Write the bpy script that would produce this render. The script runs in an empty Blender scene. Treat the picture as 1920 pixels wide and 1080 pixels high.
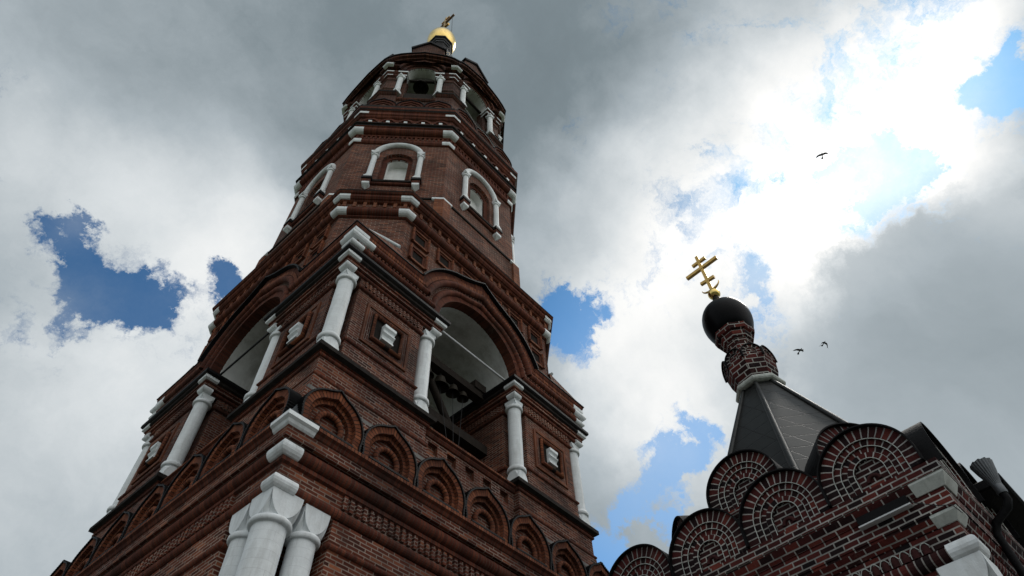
import bpy, math, random
from math import sin, cos, pi, radians, sqrt
from mathutils import Vector, Matrix

random.seed(7)
C = bpy.context.scene.collection
scene = bpy.context.scene

# ------------------------------------------------------------------ camera
cam_data = bpy.data.cameras.new("camera")
cam_data.sensor_width = 36.0
cam_data.lens = 22.674
cam_data.clip_start = 0.05
cam_data.clip_end = 3000.0
cam = bpy.data.objects.new("camera", cam_data)
C.objects.link(cam)
right = Vector((0.6639467, -0.7471390, -0.0309534))
up = Vector((-0.5915806, -0.5501278, 0.5893995))
fwd = Vector((0.4573916, 0.3730184, 0.8072485))
M3 = Matrix((right, up, -fwd)).transposed()
cam.matrix_world = Matrix.Translation((-9.3681, -14.0090, 1.8330)) @ M3.to_4x4()
scene.camera = cam

# ------------------------------------------------------------------ exposure
scene.view_settings.view_transform = 'Standard'
scene.view_settings.look = 'None'
scene.view_settings.exposure = 0.0
scene.view_settings.gamma = 1.0
scene.cycles.max_bounces = 6
scene.cycles.diffuse_bounces = 4
scene.cycles.glossy_bounces = 3
scene.cycles.transmission_bounces = 2
scene.cycles.transparent_max_bounces = 4

# ------------------------------------------------------------------ sun
SUN_AZ, SUN_EL = -14.0, 56.0          # degrees, world azimuth from +X, elevation
sd = Vector((cos(radians(SUN_AZ)) * cos(radians(SUN_EL)), sin(radians(SUN_AZ)) * cos(radians(SUN_EL)), sin(radians(SUN_EL))))
sun_data = bpy.data.lights.new("sun", 'SUN')
sun_data.energy = 1.2
sun_data.angle = radians(14)
sun_data.color = (1.0, 0.95, 0.88)
sun = bpy.data.objects.new("sun", sun_data)
sun.rotation_euler = sd.to_track_quat('Z', 'Y').to_euler()
sun.location = sd * 200
C.objects.link(sun)

# ------------------------------------------------------------------ sky: Nishita blue behind broken cloud
world = bpy.data.worlds.new("World")
scene.world = world
world.use_nodes = True
wn = world.node_tree.nodes
wl = world.node_tree.links
for n in list(wn):
    wn.remove(n)

def W(kind, **kw):
    n = wn.new(kind)
    for k, v in kw.items():
        setattr(n, k, v)
    return n

def wmath(op, a, b=None, c=None, clamp=False):
    n = W('ShaderNodeMath', operation=op, use_clamp=clamp)
    for i, v in enumerate((a, b, c)):
        if v is None:
            continue
        if isinstance(v, (int, float)):
            n.inputs[i].default_value = v
        else:
            wl.new(v, n.inputs[i])
    return n.outputs[0]

def sky_dir(az, el):
    return Vector((cos(radians(az)) * cos(radians(el)), sin(radians(az)) * cos(radians(el)), sin(radians(el))))

tc = W('ShaderNodeTexCoord')
def wnoise(scale, detail, rough, dist=0.0, lac=2.0, vec=None):
    n = W('ShaderNodeTexNoise')
    n.inputs['Scale'].default_value = scale
    n.inputs['Detail'].default_value = detail
    n.inputs['Roughness'].default_value = rough
    n.inputs['Distortion'].default_value = dist
    n.inputs['Lacunarity'].default_value = lac
    wl.new(vec if vec is not None else tc.outputs['Generated'], n.inputs['Vector'])
    return n

def warped(scale, amount, detail=5, rough=0.6):
    n = wnoise(scale, detail, rough)
    s = W('ShaderNodeVectorMath', operation='SUBTRACT')
    wl.new(n.outputs['Color'], s.inputs[0]); s.inputs[1].default_value = (0.5, 0.5, 0.5)
    m = W('ShaderNodeVectorMath', operation='MULTIPLY_ADD')
    wl.new(s.outputs[0], m.inputs[0]); m.inputs[1].default_value = (amount,) * 3
    wl.new(tc.outputs['Generated'], m.inputs[2])
    return m.outputs[0]

def blobs(vec, base, lst):
    acc = None
    for (az, el, sig, wgt) in lst:
        d = W('ShaderNodeVectorMath', operation='DISTANCE')
        wl.new(vec, d.inputs[0]); d.inputs[1].default_value = sky_dir(az, el)
        r = W('ShaderNodeMapRange', interpolation_type='SMOOTHERSTEP')
        wl.new(d.outputs['Value'], r.inputs['Value'])
        r.inputs['From Min'].default_value = 0.0; r.inputs['From Max'].default_value = sig
        r.inputs['To Min'].default_value = wgt; r.inputs['To Max'].default_value = 0.0
        acc = wmath('ADD', r.outputs[0], base if acc is None else acc)
    return acc

# cover (+ cloud, - gap) and brightness of the cloud, as patches of sky given by azimuth, elevation, angular size, weight
COVER = [
    (87.3, 44.2, 0.061, -1.15),
    (83.7, 44.5, 0.06, -1.15),
    (93, 47.1, 0.038, -0.85),
    (90.3, 45.8, 0.038, -0.85),
    (90.1, 39.6, 0.03, -0.4),
    (76.9, 49.2, 0.052, -1.1),
    (81.8, 47.4, 0.042, -0.6),
    (87, 41.2, 0.038, -0.5),
    (80.7, 44.8, 0.031, 0.5),
    (92.2, 43.7, 0.031, 0.3),
    (31.9, 50.5, 0.082, -1.1),
    (33, 53, 0.062, -0.6),
    (29.8, 46.5, 0.045, -0.4),
    (24.6, 37.3, 0.064, -0.8),
    (20.4, 37.8, 0.052, -0.75),
    (28.3, 35, 0.049, -0.6),
    (31.7, 32, 0.059, -0.6),
    (25.1, 33.2, 0.051, -0.6),
    (27, 39.6, 0.035, -0.4),
    (28.4, 32.9, 0.037, 0.6),
    (21.7, 35.2, 0.033, 0.5),
    (-26, 48.4, 0.067, -0.9),
    (-23.4, 49.3, 0.044, -0.5),
    (-30, 50, 0.038, -0.3),
    (-11.5, 50.6, 0.099, -0.45),
    (-6.2, 52.9, 0.049, -0.45),
    (-14.6, 50.1, 0.051, -0.4),
    (6.4, 49.3, 0.045, -0.4),
    (24, 44.7, 0.151, 0.3),
    (68.6, 67.4, 0.53, 0.7),
    (-1.1, 34.6, 0.282, 0.7),
    (94.1, 56, 0.231, 0.35),
    (77.9, 32.3, 0.247, 0.6),
    (0.1, 50.9, 0.131, 0.25),
    (96.8, 43.9, 0.064, 0.4),
]
BRIGHT = [
    (75.8, 72.8, 0.576, -0.16),
    (16.7, 73.2, 0.312, -0.1),
    (32.3, 68, 0.236, -0.06),
    (99.5, 47.8, 0.189, 0.24),
    (83.9, 51.5, 0.224, 0.32),
    (79.9, 41, 0.254, 0.3),
    (78.6, 30.2, 0.333, 0.12),
    (72.6, 51.9, 0.196, 0.18),
    (23, 55.6, 0.292, 0.3),
    (2.2, 53.4, 0.311, 0.5),
    (-15.7, 56.8, 0.265, 0.5),
    (-8.7, 47.8, 0.2, 0.42),
    (-20.2, 49.1, 0.181, 0.46),
    (-29.1, 54.7, 0.174, 0.45),
    (23.9, 45.1, 0.238, 0.34),
    (20.7, 37.6, 0.195, 0.25),
    (0, 27.6, 0.298, -0.16),
    (-5.9, 38.1, 0.187, -0.02),
    (219, 35, 1, 0.58),  # from here down: cloud out of view, brightened as added fill light
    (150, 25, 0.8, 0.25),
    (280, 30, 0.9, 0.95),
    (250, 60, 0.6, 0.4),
]
# thin veil over the blue gaps
VEIL = [
    (25.1, 36.7, 0.317, 0.12),
    (-11.9, 50.9, 0.212, 0.45),
    (-26, 48.4, 0.124, 0.15),
    (6.4, 49.3, 0.09, 0.4),
    (89.8, 40.3, 0.091, 0.25),
    (94.6, 47.4, 0.074, 0.12),
]
GLOW = [
    (23.6, 37.7, 0.531, 1),
    (-11.9, 50.9, 0.331, 1.3),
    (-26, 48.4, 0.225, 0.5),
]
PALE = [
    (25.1, 36.7, 0.317, 0.4),
    (30.8, 49.4, 0.205, 0.06),
    (-11.9, 50.9, 0.278, 0.5),
    (-26, 48.4, 0.168, 0.15),
    (6.4, 49.3, 0.112, 0.35),
]
BANK = [
    (-5.6, 33.7, 0.485, 1),
]
wv = warped(6.0, 0.20, 9, 0.68)
wv2 = warped(2.8, 0.26, 7, 0.58)
fine = wnoise(8.0, 13, 0.68, 0.4, vec=wv)
soft = wnoise(3.6, 10, 0.60, 0.3, vec=wv2)
cov = blobs(wv, 0.86, COVER)
cov = wmath('MULTIPLY_ADD', wmath('SUBTRACT', fine.outputs['Fac'], 0.5), 2.3, cov)
alpha = W('ShaderNodeMapRange', interpolation_type='SMOOTHSTEP')
wl.new(cov, alpha.inputs['Value'])
alpha.inputs['From Min'].default_value = 0.26; alpha.inputs['From Max'].default_value = 0.84
veil = wmath('MULTIPLY', blobs(wv2, 0.06, VEIL), wmath('MULTIPLY_ADD', fine.outputs['Fac'], 1.6, 0.2))
alpha_out = wmath('MAXIMUM', alpha.outputs[0], veil, clamp=True)
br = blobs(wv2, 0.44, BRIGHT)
br = wmath('MULTIPLY_ADD', wmath('SUBTRACT', soft.outputs['Fac'], 0.5), 0.40, br)
br = wmath('MULTIPLY_ADD', wmath('SUBTRACT', fine.outputs['Fac'], 0.5), 0.16, br)
# a nearer, shaded cloud bank with a crisp edge stands before the bright one
bank = wmath('MULTIPLY_ADD', wmath('SUBTRACT', fine.outputs['Fac'], 0.5), 0.42, blobs(wv, 0.0, BANK))
ba = W('ShaderNodeMapRange', interpolation_type='SMOOTHSTEP')
wl.new(bank, ba.inputs['Value']); ba.inputs['From Min'].default_value = 0.38; ba.inputs['From Max'].default_value = 0.62
bank_br = wmath('MULTIPLY_ADD', wmath('SUBTRACT', soft.outputs['Fac'], 0.5), 0.30, wmath('MULTIPLY_ADD', blobs(wv2, 0.0, BANK), -0.48, 0.88))
brm = W('ShaderNodeMix', data_type='FLOAT')
wl.new(ba.outputs[0], brm.inputs[0]); wl.new(br, brm.inputs[2]); wl.new(bank_br, brm.inputs[3])
br = brm.outputs[0]
ramp = W('ShaderNodeValToRGB')
cr = ramp.color_ramp
cr.elements[0].position = 0.0; cr.elements[0].color = (0.135, 0.168, 0.188, 1)
cr.elements[1].position = 1.0; cr.elements[1].color = (1.0, 1.0, 0.985, 1)
for pos, col in ((0.25, (0.205, 0.252, 0.278, 1)), (0.5, (0.42, 0.475, 0.51, 1)), (0.75, (0.70, 0.74, 0.76, 1))):
    e = cr.elements.new(pos); e.color = col
wl.new(br, ramp.inputs['Fac'])
sky = W('ShaderNodeTexSky')
sky.sky_type = 'NISHITA'
sky.sun_disc = False
sky.sun_elevation = radians(SUN_EL)
sky.sun_rotation = radians(90 - SUN_AZ)
sky.altitude = 120
sky.air_density = 1.0; sky.dust_density = 0.4; sky.ozone_density = 2.0
STR = 0.10
cl = W('ShaderNodeVectorMath', operation='SCALE')
wl.new(ramp.outputs['Color'], cl.inputs[0]); cl.inputs['Scale'].default_value = 1.0 / STR
over = W('ShaderNodeMapRange')       # lets cloud exceed the ramp's white; unseen cloud behind the viewer is added fill
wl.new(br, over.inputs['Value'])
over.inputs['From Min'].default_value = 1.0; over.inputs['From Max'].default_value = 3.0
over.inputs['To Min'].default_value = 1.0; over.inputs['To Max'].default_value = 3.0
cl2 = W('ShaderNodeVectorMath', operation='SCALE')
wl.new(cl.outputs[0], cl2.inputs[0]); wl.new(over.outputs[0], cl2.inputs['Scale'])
mix = W('ShaderNodeMix', data_type='RGBA')
wl.new(alpha_out, mix.inputs['Factor'])
tint = W('ShaderNodeMix', data_type='RGBA', blend_type='MULTIPLY')
tint.inputs['Factor'].default_value = 1.0
wl.new(sky.outputs[0], tint.inputs['A']); tint.inputs['B'].default_value = (0.22, 0.60, 0.80, 1)
glow = W('ShaderNodeVectorMath', operation='SCALE')     # the blue itself brightens towards the sun
wl.new(tint.outputs['Result'], glow.inputs[0]); wl.new(blobs(tc.outputs['Generated'], 1.2, GLOW), glow.inputs['Scale'])
pale = W('ShaderNodeMix', data_type='RGBA')
wl.new(blobs(tc.outputs['Generated'], 0.0, PALE), pale.inputs['Factor'])
wl.new(glow.outputs[0], pale.inputs['A']); pale.inputs['B'].default_value = (5.2, 6.4, 7.4, 1)
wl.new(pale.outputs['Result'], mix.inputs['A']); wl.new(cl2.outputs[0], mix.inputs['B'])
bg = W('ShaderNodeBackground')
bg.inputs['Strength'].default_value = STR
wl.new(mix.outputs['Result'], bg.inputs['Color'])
wo = W('ShaderNodeOutputWorld')
wl.new(bg.outputs[0], wo.inputs['Surface'])
world.cycles.sampling_method = 'MANUAL'
world.cycles.sample_map_resolution = 512

# ------------------------------------------------------------------ materials
MATS = {}
def new_mat(name):
    m = bpy.data.materials.new(name)
    m.use_nodes = True
    nt = m.node_tree
    b = nt.nodes['Principled BSDF']
    MATS[name] = m
    return m, nt, b

def N(nt, kind, **kw):
    n = nt.nodes.new(kind)
    for k, v in kw.items():
        setattr(n, k, v)
    return n

def mixc(nt, fac, a, b, mode='MIX'):
    n = N(nt, 'ShaderNodeMix', data_type='RGBA', blend_type=mode)
    for key, v in (('Factor', fac), ('A', a), ('B', b)):
        if isinstance(v, (int, float)):
            n.inputs[key].default_value = v
        elif isinstance(v, tuple):
            n.inputs[key].default_value = v
        else:
            nt.links.new(v, n.inputs[key])
    return n.outputs['Result']

def nnoise(nt, vec, scale, detail=5, rough=0.6):
    n = N(nt, 'ShaderNodeTexNoise')
    n.inputs['Scale'].default_value = scale; n.inputs['Detail'].default_value = detail; n.inputs['Roughness'].default_value = rough
    if vec is not None:
        nt.links.new(vec, n.inputs['Vector'])
    return n.outputs['Fac']

def nramp(nt, fac, stops):
    r = N(nt, 'ShaderNodeValToRGB')
    els = r.color_ramp.elements
    els[0].position, els[0].color = stops[0]
    els[1].position, els[1].color = stops[-1]
    for p, c in stops[1:-1]:
        e = els.new(p); e.color = c
    nt.links.new(fac, r.inputs['Fac'])
    return r.outputs['Color']

def brick_material(name, bw, bh, mortar, tones, mortar_col, offset=0.5, soot=0.6, soot_col=(0.035, 0.022, 0.018, 1), rot=False, bump=0.6, msmooth=0.15):
    m, nt, b = new_mat(name)
    L = nt.links
    uv = N(nt, 'ShaderNodeUVMap'); uv.uv_map = 'UVMap'
    geo = N(nt, 'ShaderNodeNewGeometry')
    # slightly wavy courses
    wob = N(nt, 'ShaderNodeTexNoise'); wob.inputs['Scale'].default_value = 2.2; wob.inputs['Detail'].default_value = 3
    L.new(geo.outputs['Position'], wob.inputs['Vector'])
    ws = N(nt, 'ShaderNodeVectorMath', operation='SUBTRACT'); L.new(wob.outputs['Color'], ws.inputs[0]); ws.inputs[1].default_value = (.5, .5, .5)
    wm = N(nt, 'ShaderNodeVectorMath', operation='MULTIPLY_ADD'); L.new(ws.outputs[0], wm.inputs[0]); wm.inputs[1].default_value = (.03, .018, 0); L.new(uv.outputs[0], wm.inputs[2])
    br = N(nt, 'ShaderNodeTexBrick')
    br.offset = offset
    br.inputs['Scale'].default_value = 1.0
    br.inputs['Brick Width'].default_value = bw
    br.inputs['Row Height'].default_value = bh
    br.inputs['Mortar Size'].default_value = mortar
    br.inputs['Mortar Smooth'].default_value = msmooth
    br.inputs['Bias'].default_value = 0.0
    br.inputs['Color1'].default_value = (0, 0, 0, 1); br.inputs['Color2'].default_value = (1, 1, 1, 1); br.inputs['Mortar'].default_value = (.5, .5, .5, 1)
    L.new(wm.outputs[0], br.inputs['Vector'])
    tone = nramp(nt, br.outputs['Color'], tones)
    grain = nnoise(nt, geo.outputs['Position'], 38, 4, 0.7)
    tone = mixc(nt, 0.55, tone, nramp(nt, grain, [(0.25, (.35, .33, .32, 1)), (0.75, (1.25, 1.2, 1.15, 1))]), 'MULTIPLY')
    blot = nnoise(nt, geo.outputs['Position'], 1.1, 7, 0.65)
    mcol = mixc(nt, nramp(nt, blot, [(0.38, (0, 0, 0, 1)), (0.62, (1, 1, 1, 1))]), mortar_col, tuple(c * 0.45 for c in mortar_col[:3]) + (1,))
    col = mixc(nt, br.outputs['Fac'], tone, mcol)
    sootn = nnoise(nt, geo.outputs['Position'], 0.75, 9, 0.7)
    sf = nramp(nt, sootn, [(0.50, (0, 0, 0, 1)), (0.68, (soot, soot, soot, 1))])
    col = mixc(nt, sf, col, soot_col)
    # broad differences of firing and repair, and pale salt streaks
    broad = nnoise(nt, geo.outputs['Position'], 0.32, 4, 0.6)
    col = mixc(nt, 1.0, col, nramp(nt, broad, [(0.35, (.72, .74, .78, 1)), (0.65, (1.18, 1.12, 1.05, 1))]), 'MULTIPLY')
    mpv = N(nt, 'ShaderNodeMapping'); mpv.inputs['Scale'].default_value = (2.4, 2.4, .5)
    L.new(geo.outputs['Position'], mpv.inputs['Vector'])
    salt = nnoise(nt, mpv.outputs[0], 1.0, 8, 0.72)
    col = mixc(nt, nramp(nt, salt, [(0.60, (0, 0, 0, 1)), (0.80, (.32, .32, .32, 1))]), col, (.26, .20, .17, 1))
    L.new(col, b.inputs['Base Color'])
    b.inputs['Roughness'].default_value = 0.9
    b.inputs['Specular IOR Level'].default_value = 0.12
    inv = N(nt, 'ShaderNodeMath', operation='SUBTRACT'); inv.inputs[0].default_value = 1.0; L.new(br.outputs['Fac'], inv.inputs[1])
    gb = N(nt, 'ShaderNodeMath', operation='MULTIPLY_ADD'); L.new(grain, gb.inputs[0]); gb.inputs[1].default_value = 0.5; L.new(inv.outputs[0], gb.inputs[2])
    bp = N(nt, 'ShaderNodeBump'); bp.inputs['Strength'].default_value = bump; bp.inputs['Distance'].default_value = 0.02
    L.new(gb.outputs[0], bp.inputs['Height']); L.new(bp.outputs[0], b.inputs['Normal'])
    return m

TW = [(0.0, (.045, .017, .014, 1)), (0.2, (.10, .031, .021, 1)), (0.6, (.138, .042, .026, 1)), (0.85, (.18, .057, .034, 1)), (1.0, (.28, .105, .058, 1))]
TS = [(0.0, (.085, .027, .019, 1)), (0.5, (.125, .039, .025, 1)), (1.0, (.165, .054, .033, 1))]
TO = [(0.0, (.13, .043, .025, 1)), (0.5, (.20, .068, .036, 1)), (1.0, (.29, .108, .055, 1))]
CH = [(0.0, (.010, .008, .010, 1)), (0.22, (.026, .011, .012, 1)), (0.5, (.062, .016, .016, 1)), (0.82, (.095, .022, .020, 1)), (1.0, (.15, .038, .030, 1))]
brick_material('brick', .27, .078, .011, TW, (.33, .26, .22, 1), soot=.65)
brick_material('soldier', .085, 8.0, .008, TS, (.10, .065, .05, 1), offset=0.0, soot=.7)
brick_material('orange', .085, 8.0, .009, TO, (.045, .026, .02, 1), offset=0.0, soot=.6)
brick_material('orange_wall', .27, .078, .009, TO, (.25, .15, .11, 1), soot=.45)
brick_material('chapel_brick', .215, .082, .0105, CH, (.42, .42, .41, 1), soot=.35, soot_col=(.012, .010, .011, 1), bump=.8)
brick_material('chapel_soldier', .102, 8.0, .0105, CH, (.44, .43, .42, 1), offset=0.0, soot=.3, soot_col=(.012, .010, .011, 1))
brick_material('drum_brick', .30, .145, .014, CH, (.40, .40, .39, 1), soot=.3, soot_col=(.012, .010, .011, 1), bump=.8)
brick_material('chapel_cove', .215, .155, .0105, CH, (.44, .43, .42, 1), soot=.35, soot_col=(.012, .010, .011, 1))

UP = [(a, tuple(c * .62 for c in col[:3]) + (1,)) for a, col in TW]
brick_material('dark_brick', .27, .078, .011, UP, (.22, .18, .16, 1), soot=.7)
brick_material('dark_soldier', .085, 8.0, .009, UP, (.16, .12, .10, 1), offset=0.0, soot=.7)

def plain(name, col, rough, metal=0.0, var=0.25, vscale=3.0, bump=0.0, bscale=30, dirt=None, spec=0.5):
    m, nt, b = new_mat(name)
    geo = N(nt, 'ShaderNodeNewGeometry')
    n1 = nnoise(nt, geo.outputs['Position'], vscale, 7, 0.65)
    lo = tuple(c * (1 - var) for c in col) + (1,)
    hi = tuple(min(1, c * (1 + var * .35)) for c in col) + (1,)
    c = nramp(nt, n1, [(0.3, lo), (0.7, hi)])
    if dirt:
        dcol, amount, sx = dirt
        mp = N(nt, 'ShaderNodeMapping'); mp.inputs['Scale'].default_value = (sx, sx, sx * .18)
        nt.links.new(geo.outputs['Position'], mp.inputs['Vector'])
        n2 = nnoise(nt, mp.outputs[0], 1.0, 8, 0.7)
        f = nramp(nt, n2, [(0.46, (0, 0, 0, 1)), (0.68, (amount, amount, amount, 1))])
        c = mixc(nt, f, c, dcol + (1,))
    nt.links.new(c, b.inputs['Base Color'])
    r = N(nt, 'ShaderNodeMapRange'); nt.links.new(n1, r.inputs['Value'])
    r.inputs['To Min'].default_value = max(0, rough - .1); r.inputs['To Max'].default_value = min(1, rough + .1)
    nt.links.new(r.outputs[0], b.inputs['Roughness'])
    b.inputs['Metallic'].default_value = metal
    b.inputs['Specular IOR Level'].default_value = spec
    if bump:
        bp = N(nt, 'ShaderNodeBump'); bp.inputs['Strength'].default_value = bump; bp.inputs['Distance'].default_value = 0.02
        nt.links.new(nnoise(nt, geo.outputs['Position'], bscale, 6, 0.65), bp.inputs['Height'])
        nt.links.new(bp.outputs[0], b.inputs['Normal'])
    return m

plain('white', (.77, .81, .83), .62, var=.12, vscale=4, bump=.35, bscale=14, dirt=((.36, .36, .34), .42, 4.5), spec=.3)
def painted_joints():
    m, nt, b = MATS['white'], MATS['white'].node_tree, MATS['white'].node_tree.nodes['Principled BSDF']
    uv = N(nt, 'ShaderNodeUVMap'); uv.uv_map = 'UVMap'
    br = N(nt, 'ShaderNodeTexBrick'); br.offset = .5
    for k, v in (('Scale', 1.0), ('Brick Width', .9), ('Row Height', .165), ('Mortar Size', .005), ('Mortar Smooth', .6)):
        br.inputs[k].default_value = v
    br.inputs['Color1'].default_value = (.90, .90, .90, 1); br.inputs['Color2'].default_value = (1, 1, 1, 1); br.inputs['Mortar'].default_value = (.62, .62, .62, 1)
    nt.links.new(uv.outputs[0], br.inputs['Vector'])
    src = b.inputs['Base Color'].links[0].from_socket
    geo = N(nt, 'ShaderNodeNewGeometry')
    chip = nnoise(nt, geo.outputs['Position'], 7.0, 9, .75)
    c = mixc(nt, .5, src, br.outputs['Color'], 'MULTIPLY')
    c = mixc(nt, nramp(nt, chip, [(.70, (0, 0, 0, 1)), (.74, (.7, .7, .7, 1))]), c, (.40, .36, .33, 1))
    nt.links.new(c, b.inputs['Base Color'])
painted_joints()
plain('old_white', (.52, .55, .52), .75, var=.2, vscale=5, bump=.3, bscale=16, dirt=((.2, .21, .19), .6, 6.0), spec=.25)
plain('plaster', (.66, .67, .66), .85, var=.22, vscale=1.6, bump=.25, bscale=7, dirt=((.28, .27, .25), .6, 2.2), spec=.2)
plain('black_sheet', (.007, .007, .008), .6, var=.4, vscale=6, bump=.4, bscale=18, spec=.10)
plain('soot_stone', (.026, .022, .020), .95, var=.6, vscale=5, bump=.7, bscale=20, spec=.1)
plain('bright_plaster', (.80, .81, .80), .85, var=.12, vscale=1.6, bump=.2, bscale=7, dirt=((.5, .5, .48), .4, 2.2), spec=.2)
plain('concrete', (.20, .19, .18), .95, var=.45, vscale=3, bump=.5, bscale=22, dirt=((.05, .05, .05), .7, 4.0), spec=.2)
plain('zinc', (.11, .12, .13), .5, metal=.5, var=.25, vscale=7, bump=.1, bscale=12)
plain('bronze', (.045, .038, .028), .5, metal=.6, var=.3, vscale=8)
plain('timber', (.028, .022, .018), .9, var=.5, vscale=6, bump=.6, bscale=30, spec=.2)
plain('iron', (.022, .022, .024), .7, metal=.2, var=.3, vscale=8)
plain('pale_iron', (.55, .57, .58), .6, var=.2, vscale=8)
plain('gold', (.80, .58, .20), .17, metal=1.0, var=.10, vscale=5, bump=.05, bscale=5)
plain('aged_gold', (.62, .40, .13), .36, metal=1.0, var=.25, vscale=9)
plain('cross_back', (.26, .17, .12), .55, metal=.8, var=.3, vscale=9)
plain('onion_black', (.004, .004, .005), .32, var=.3, vscale=3, bump=.12, bscale=5, spec=.06)
plain('chapel_clay', (.05, .015, .015), .9, var=.5, vscale=9, bump=.3, spec=.2)
plain('feather', (.012, .012, .014), .7, var=.3, vscale=20)

def sheet_roof(name):
    m, nt, b = new_mat(name)
    L = nt.links
    uv = N(nt, 'ShaderNodeUVMap'); uv.uv_map = 'UVMap'
    sx = N(nt, 'ShaderNodeSeparateXYZ'); L.new(uv.outputs[0], sx.inputs[0])
    sh = N(nt, 'ShaderNodeMath', operation='MULTIPLY_ADD'); L.new(sx.outputs[1], sh.inputs[0]); sh.inputs[1].default_value = 0.62; L.new(sx.outputs[0], sh.inputs[2])
    cb = N(nt, 'ShaderNodeCombineXYZ'); L.new(sh.outputs[0], cb.inputs[0]); L.new(sx.outputs[1], cb.inputs[1])
    br = N(nt, 'ShaderNodeTexBrick'); br.offset = 0.0
    for k, v in (('Scale', 1.0), ('Brick Width', .62), ('Row Height', .46), ('Mortar Size', .016), ('Mortar Smooth', .3)):
        br.inputs[k].default_value = v
    br.inputs['Color1'].default_value = (.75, .75, .75, 1); br.inputs['Color2'].default_value = (1, 1, 1, 1)
    L.new(cb.outputs[0], br.inputs['Vector'])
    geo = N(nt, 'ShaderNodeNewGeometry')
    n1 = nnoise(nt, geo.outputs['Position'], 2.5, 7, .65)
    base = nramp(nt, n1, [(0.3, (.007, .009, .009, 1)), (0.72, (.020, .022, .021, 1))])
    base = mixc(nt, 1.0, base, br.outputs['Color'], 'MULTIPLY')
    base = mixc(nt, br.outputs['Fac'], base, (.004, .004, .004, 1))
    L.new(base, b.inputs['Base Color'])
    b.inputs['Roughness'].default_value = .42
    b.inputs['Metallic'].default_value = .5
    bp = N(nt, 'ShaderNodeBump'); bp.inputs['Strength'].default_value = .8; bp.inputs['Distance'].default_value = .02; bp.invert = True
    L.new(br.outputs['Fac'], bp.inputs['Height']); L.new(bp.outputs[0], b.inputs['Normal'])
sheet_roof('sheet_roof')

def ground_mat():
    m, nt, b = new_mat('paving')
    geo = N(nt, 'ShaderNodeNewGeometry')
    n1 = nnoise(nt, geo.outputs['Position'], .3, 8, .6)
    n2 = nnoise(nt, geo.outputs['Position'], 9, 6, .7)
    c = nramp(nt, n1, [(.35, (.085, .08, .075, 1)), (.65, (.13, .125, .115, 1))])
    c = mixc(nt, .5, c, nramp(nt, n2, [(.3, (.6, .6, .6, 1)), (.7, (1.1, 1.1, 1.1, 1))]), 'MULTIPLY')
    nt.links.new(c, b.inputs['Base Color']); b.inputs['Roughness'].default_value = .95
    m, nt, b = new_mat('grass')
    geo = N(nt, 'ShaderNodeNewGeometry')
    c = nramp(nt, nnoise(nt, geo.outputs['Position'], 1.5, 9, .7), [(.3, (.035, .06, .018, 1)), (.7, (.085, .12, .035, 1))])
    nt.links.new(c, b.inputs['Base Color']); b.inputs['Roughness'].default_value = .95
ground_mat()

# ------------------------------------------------------------------ mesh helpers
ALONG = {'soldier', 'orange', 'chapel_soldier', 'chapel_cove'}

class MB:
    def __init__(self):
        self.v = []; self.f = []; self.m = []; self.uv = []; self.s = []
        self.mats = []
    def mi(self, mat):
        if mat not in self.mats:
            self.mats.append(mat)
        return self.mats.index(mat)
    def poly(self, pts, mat, uv=None, smooth=False):
        i0 = len(self.v)
        pts = [Vector(p) for p in pts]
        self.v += pts
        self.f.append(list(range(i0, i0 + len(pts))))
        self.m.append(self.mi(mat)); self.s.append(smooth)
        if uv is None:
            n = Vector((0, 0, 0))
            for a, b in zip(pts, pts[1:] + pts[:1]):
                n += Vector(((a.y - b.y) * (a.z + b.z), (a.z - b.z) * (a.x + b.x), (a.x - b.x) * (a.y + b.y)))
            if n.length > 0:
                n.normalize()
            h = Vector((n.x, n.y))
            if h.length < 0.3:
                uv = [(p.x, p.y) for p in pts]
            else:
                h.normalize(); t = (-h.y, h.x)
                uv = [(p.x * t[0] + p.y * t[1], p.z) for p in pts]
        self.uv.append(uv)
    def grid(self, rows, mat, uvs=None, smooth=True, close=False):
        i0 = len(self.v); nr = len(rows); nc = len(rows[0])
        for r in rows:
            self.v += [Vector(p) for p in r]
        for i in range(nr - 1):
            for j in range(nc if close else nc - 1):
                k = (j + 1) % nc
                self.f.append([i0 + i * nc + j, i0 + i * nc + k, i0 + (i + 1) * nc + k, i0 + (i + 1) * nc + j])
                self.m.append(self.mi(mat)); self.s.append(smooth)
                if uvs:
                    ua = uvs[i][j]; ub = uvs[i][j + 1] if j + 1 < len(uvs[i]) else uvs[i][k]
                    uc = uvs[i + 1][j + 1] if j + 1 < len(uvs[i + 1]) else uvs[i + 1][k]; ud = uvs[i + 1][j]
                    self.uv.append([ua, ub, uc, ud])
                else:
                    self.uv.append([(j, i), (j + 1, i), (j + 1, i + 1), (j, i + 1)])
    def build(self, name, parent=None, loc=(0, 0, 0), rz=0.0):
        me = bpy.data.meshes.new(name)
        me.from_pydata([tuple(p) for p in self.v], [], self.f)
        for mt in self.mats:
            me.materials.append(MATS[mt])
        me.polygons.foreach_set('material_index', self.m)
        me.polygons.foreach_set('use_smooth', self.s)
        lay = me.uv_layers.new(name='UVMap')
        flat = []
        for u in self.uv:
            for a in u:
                flat += [a[0], a[1]]
        lay.data.foreach_set('uv', flat)
        me.update()
        o = bpy.data.objects.new(name, me)
        C.objects.link(o)
        o.parent = parent
        o.location = loc
        o.rotation_euler = (0, 0, rz)
        return o

def empty(name, loc=(0, 0, 0), rz=0.0, label=None, cat=None, group=None):
    o = bpy.data.objects.new(name, None)
    C.objects.link(o)
    o.location = loc; o.rotation_euler = (0, 0, rz)
    tag(o, label, cat, group)
    return o

def tag(o, label=None, cat=None, group=None, kind=None):
    if label: o['label'] = label
    if cat: o['category'] = cat
    if group: o['group'] = group
    if kind: o['kind'] = kind
    return o

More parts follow.
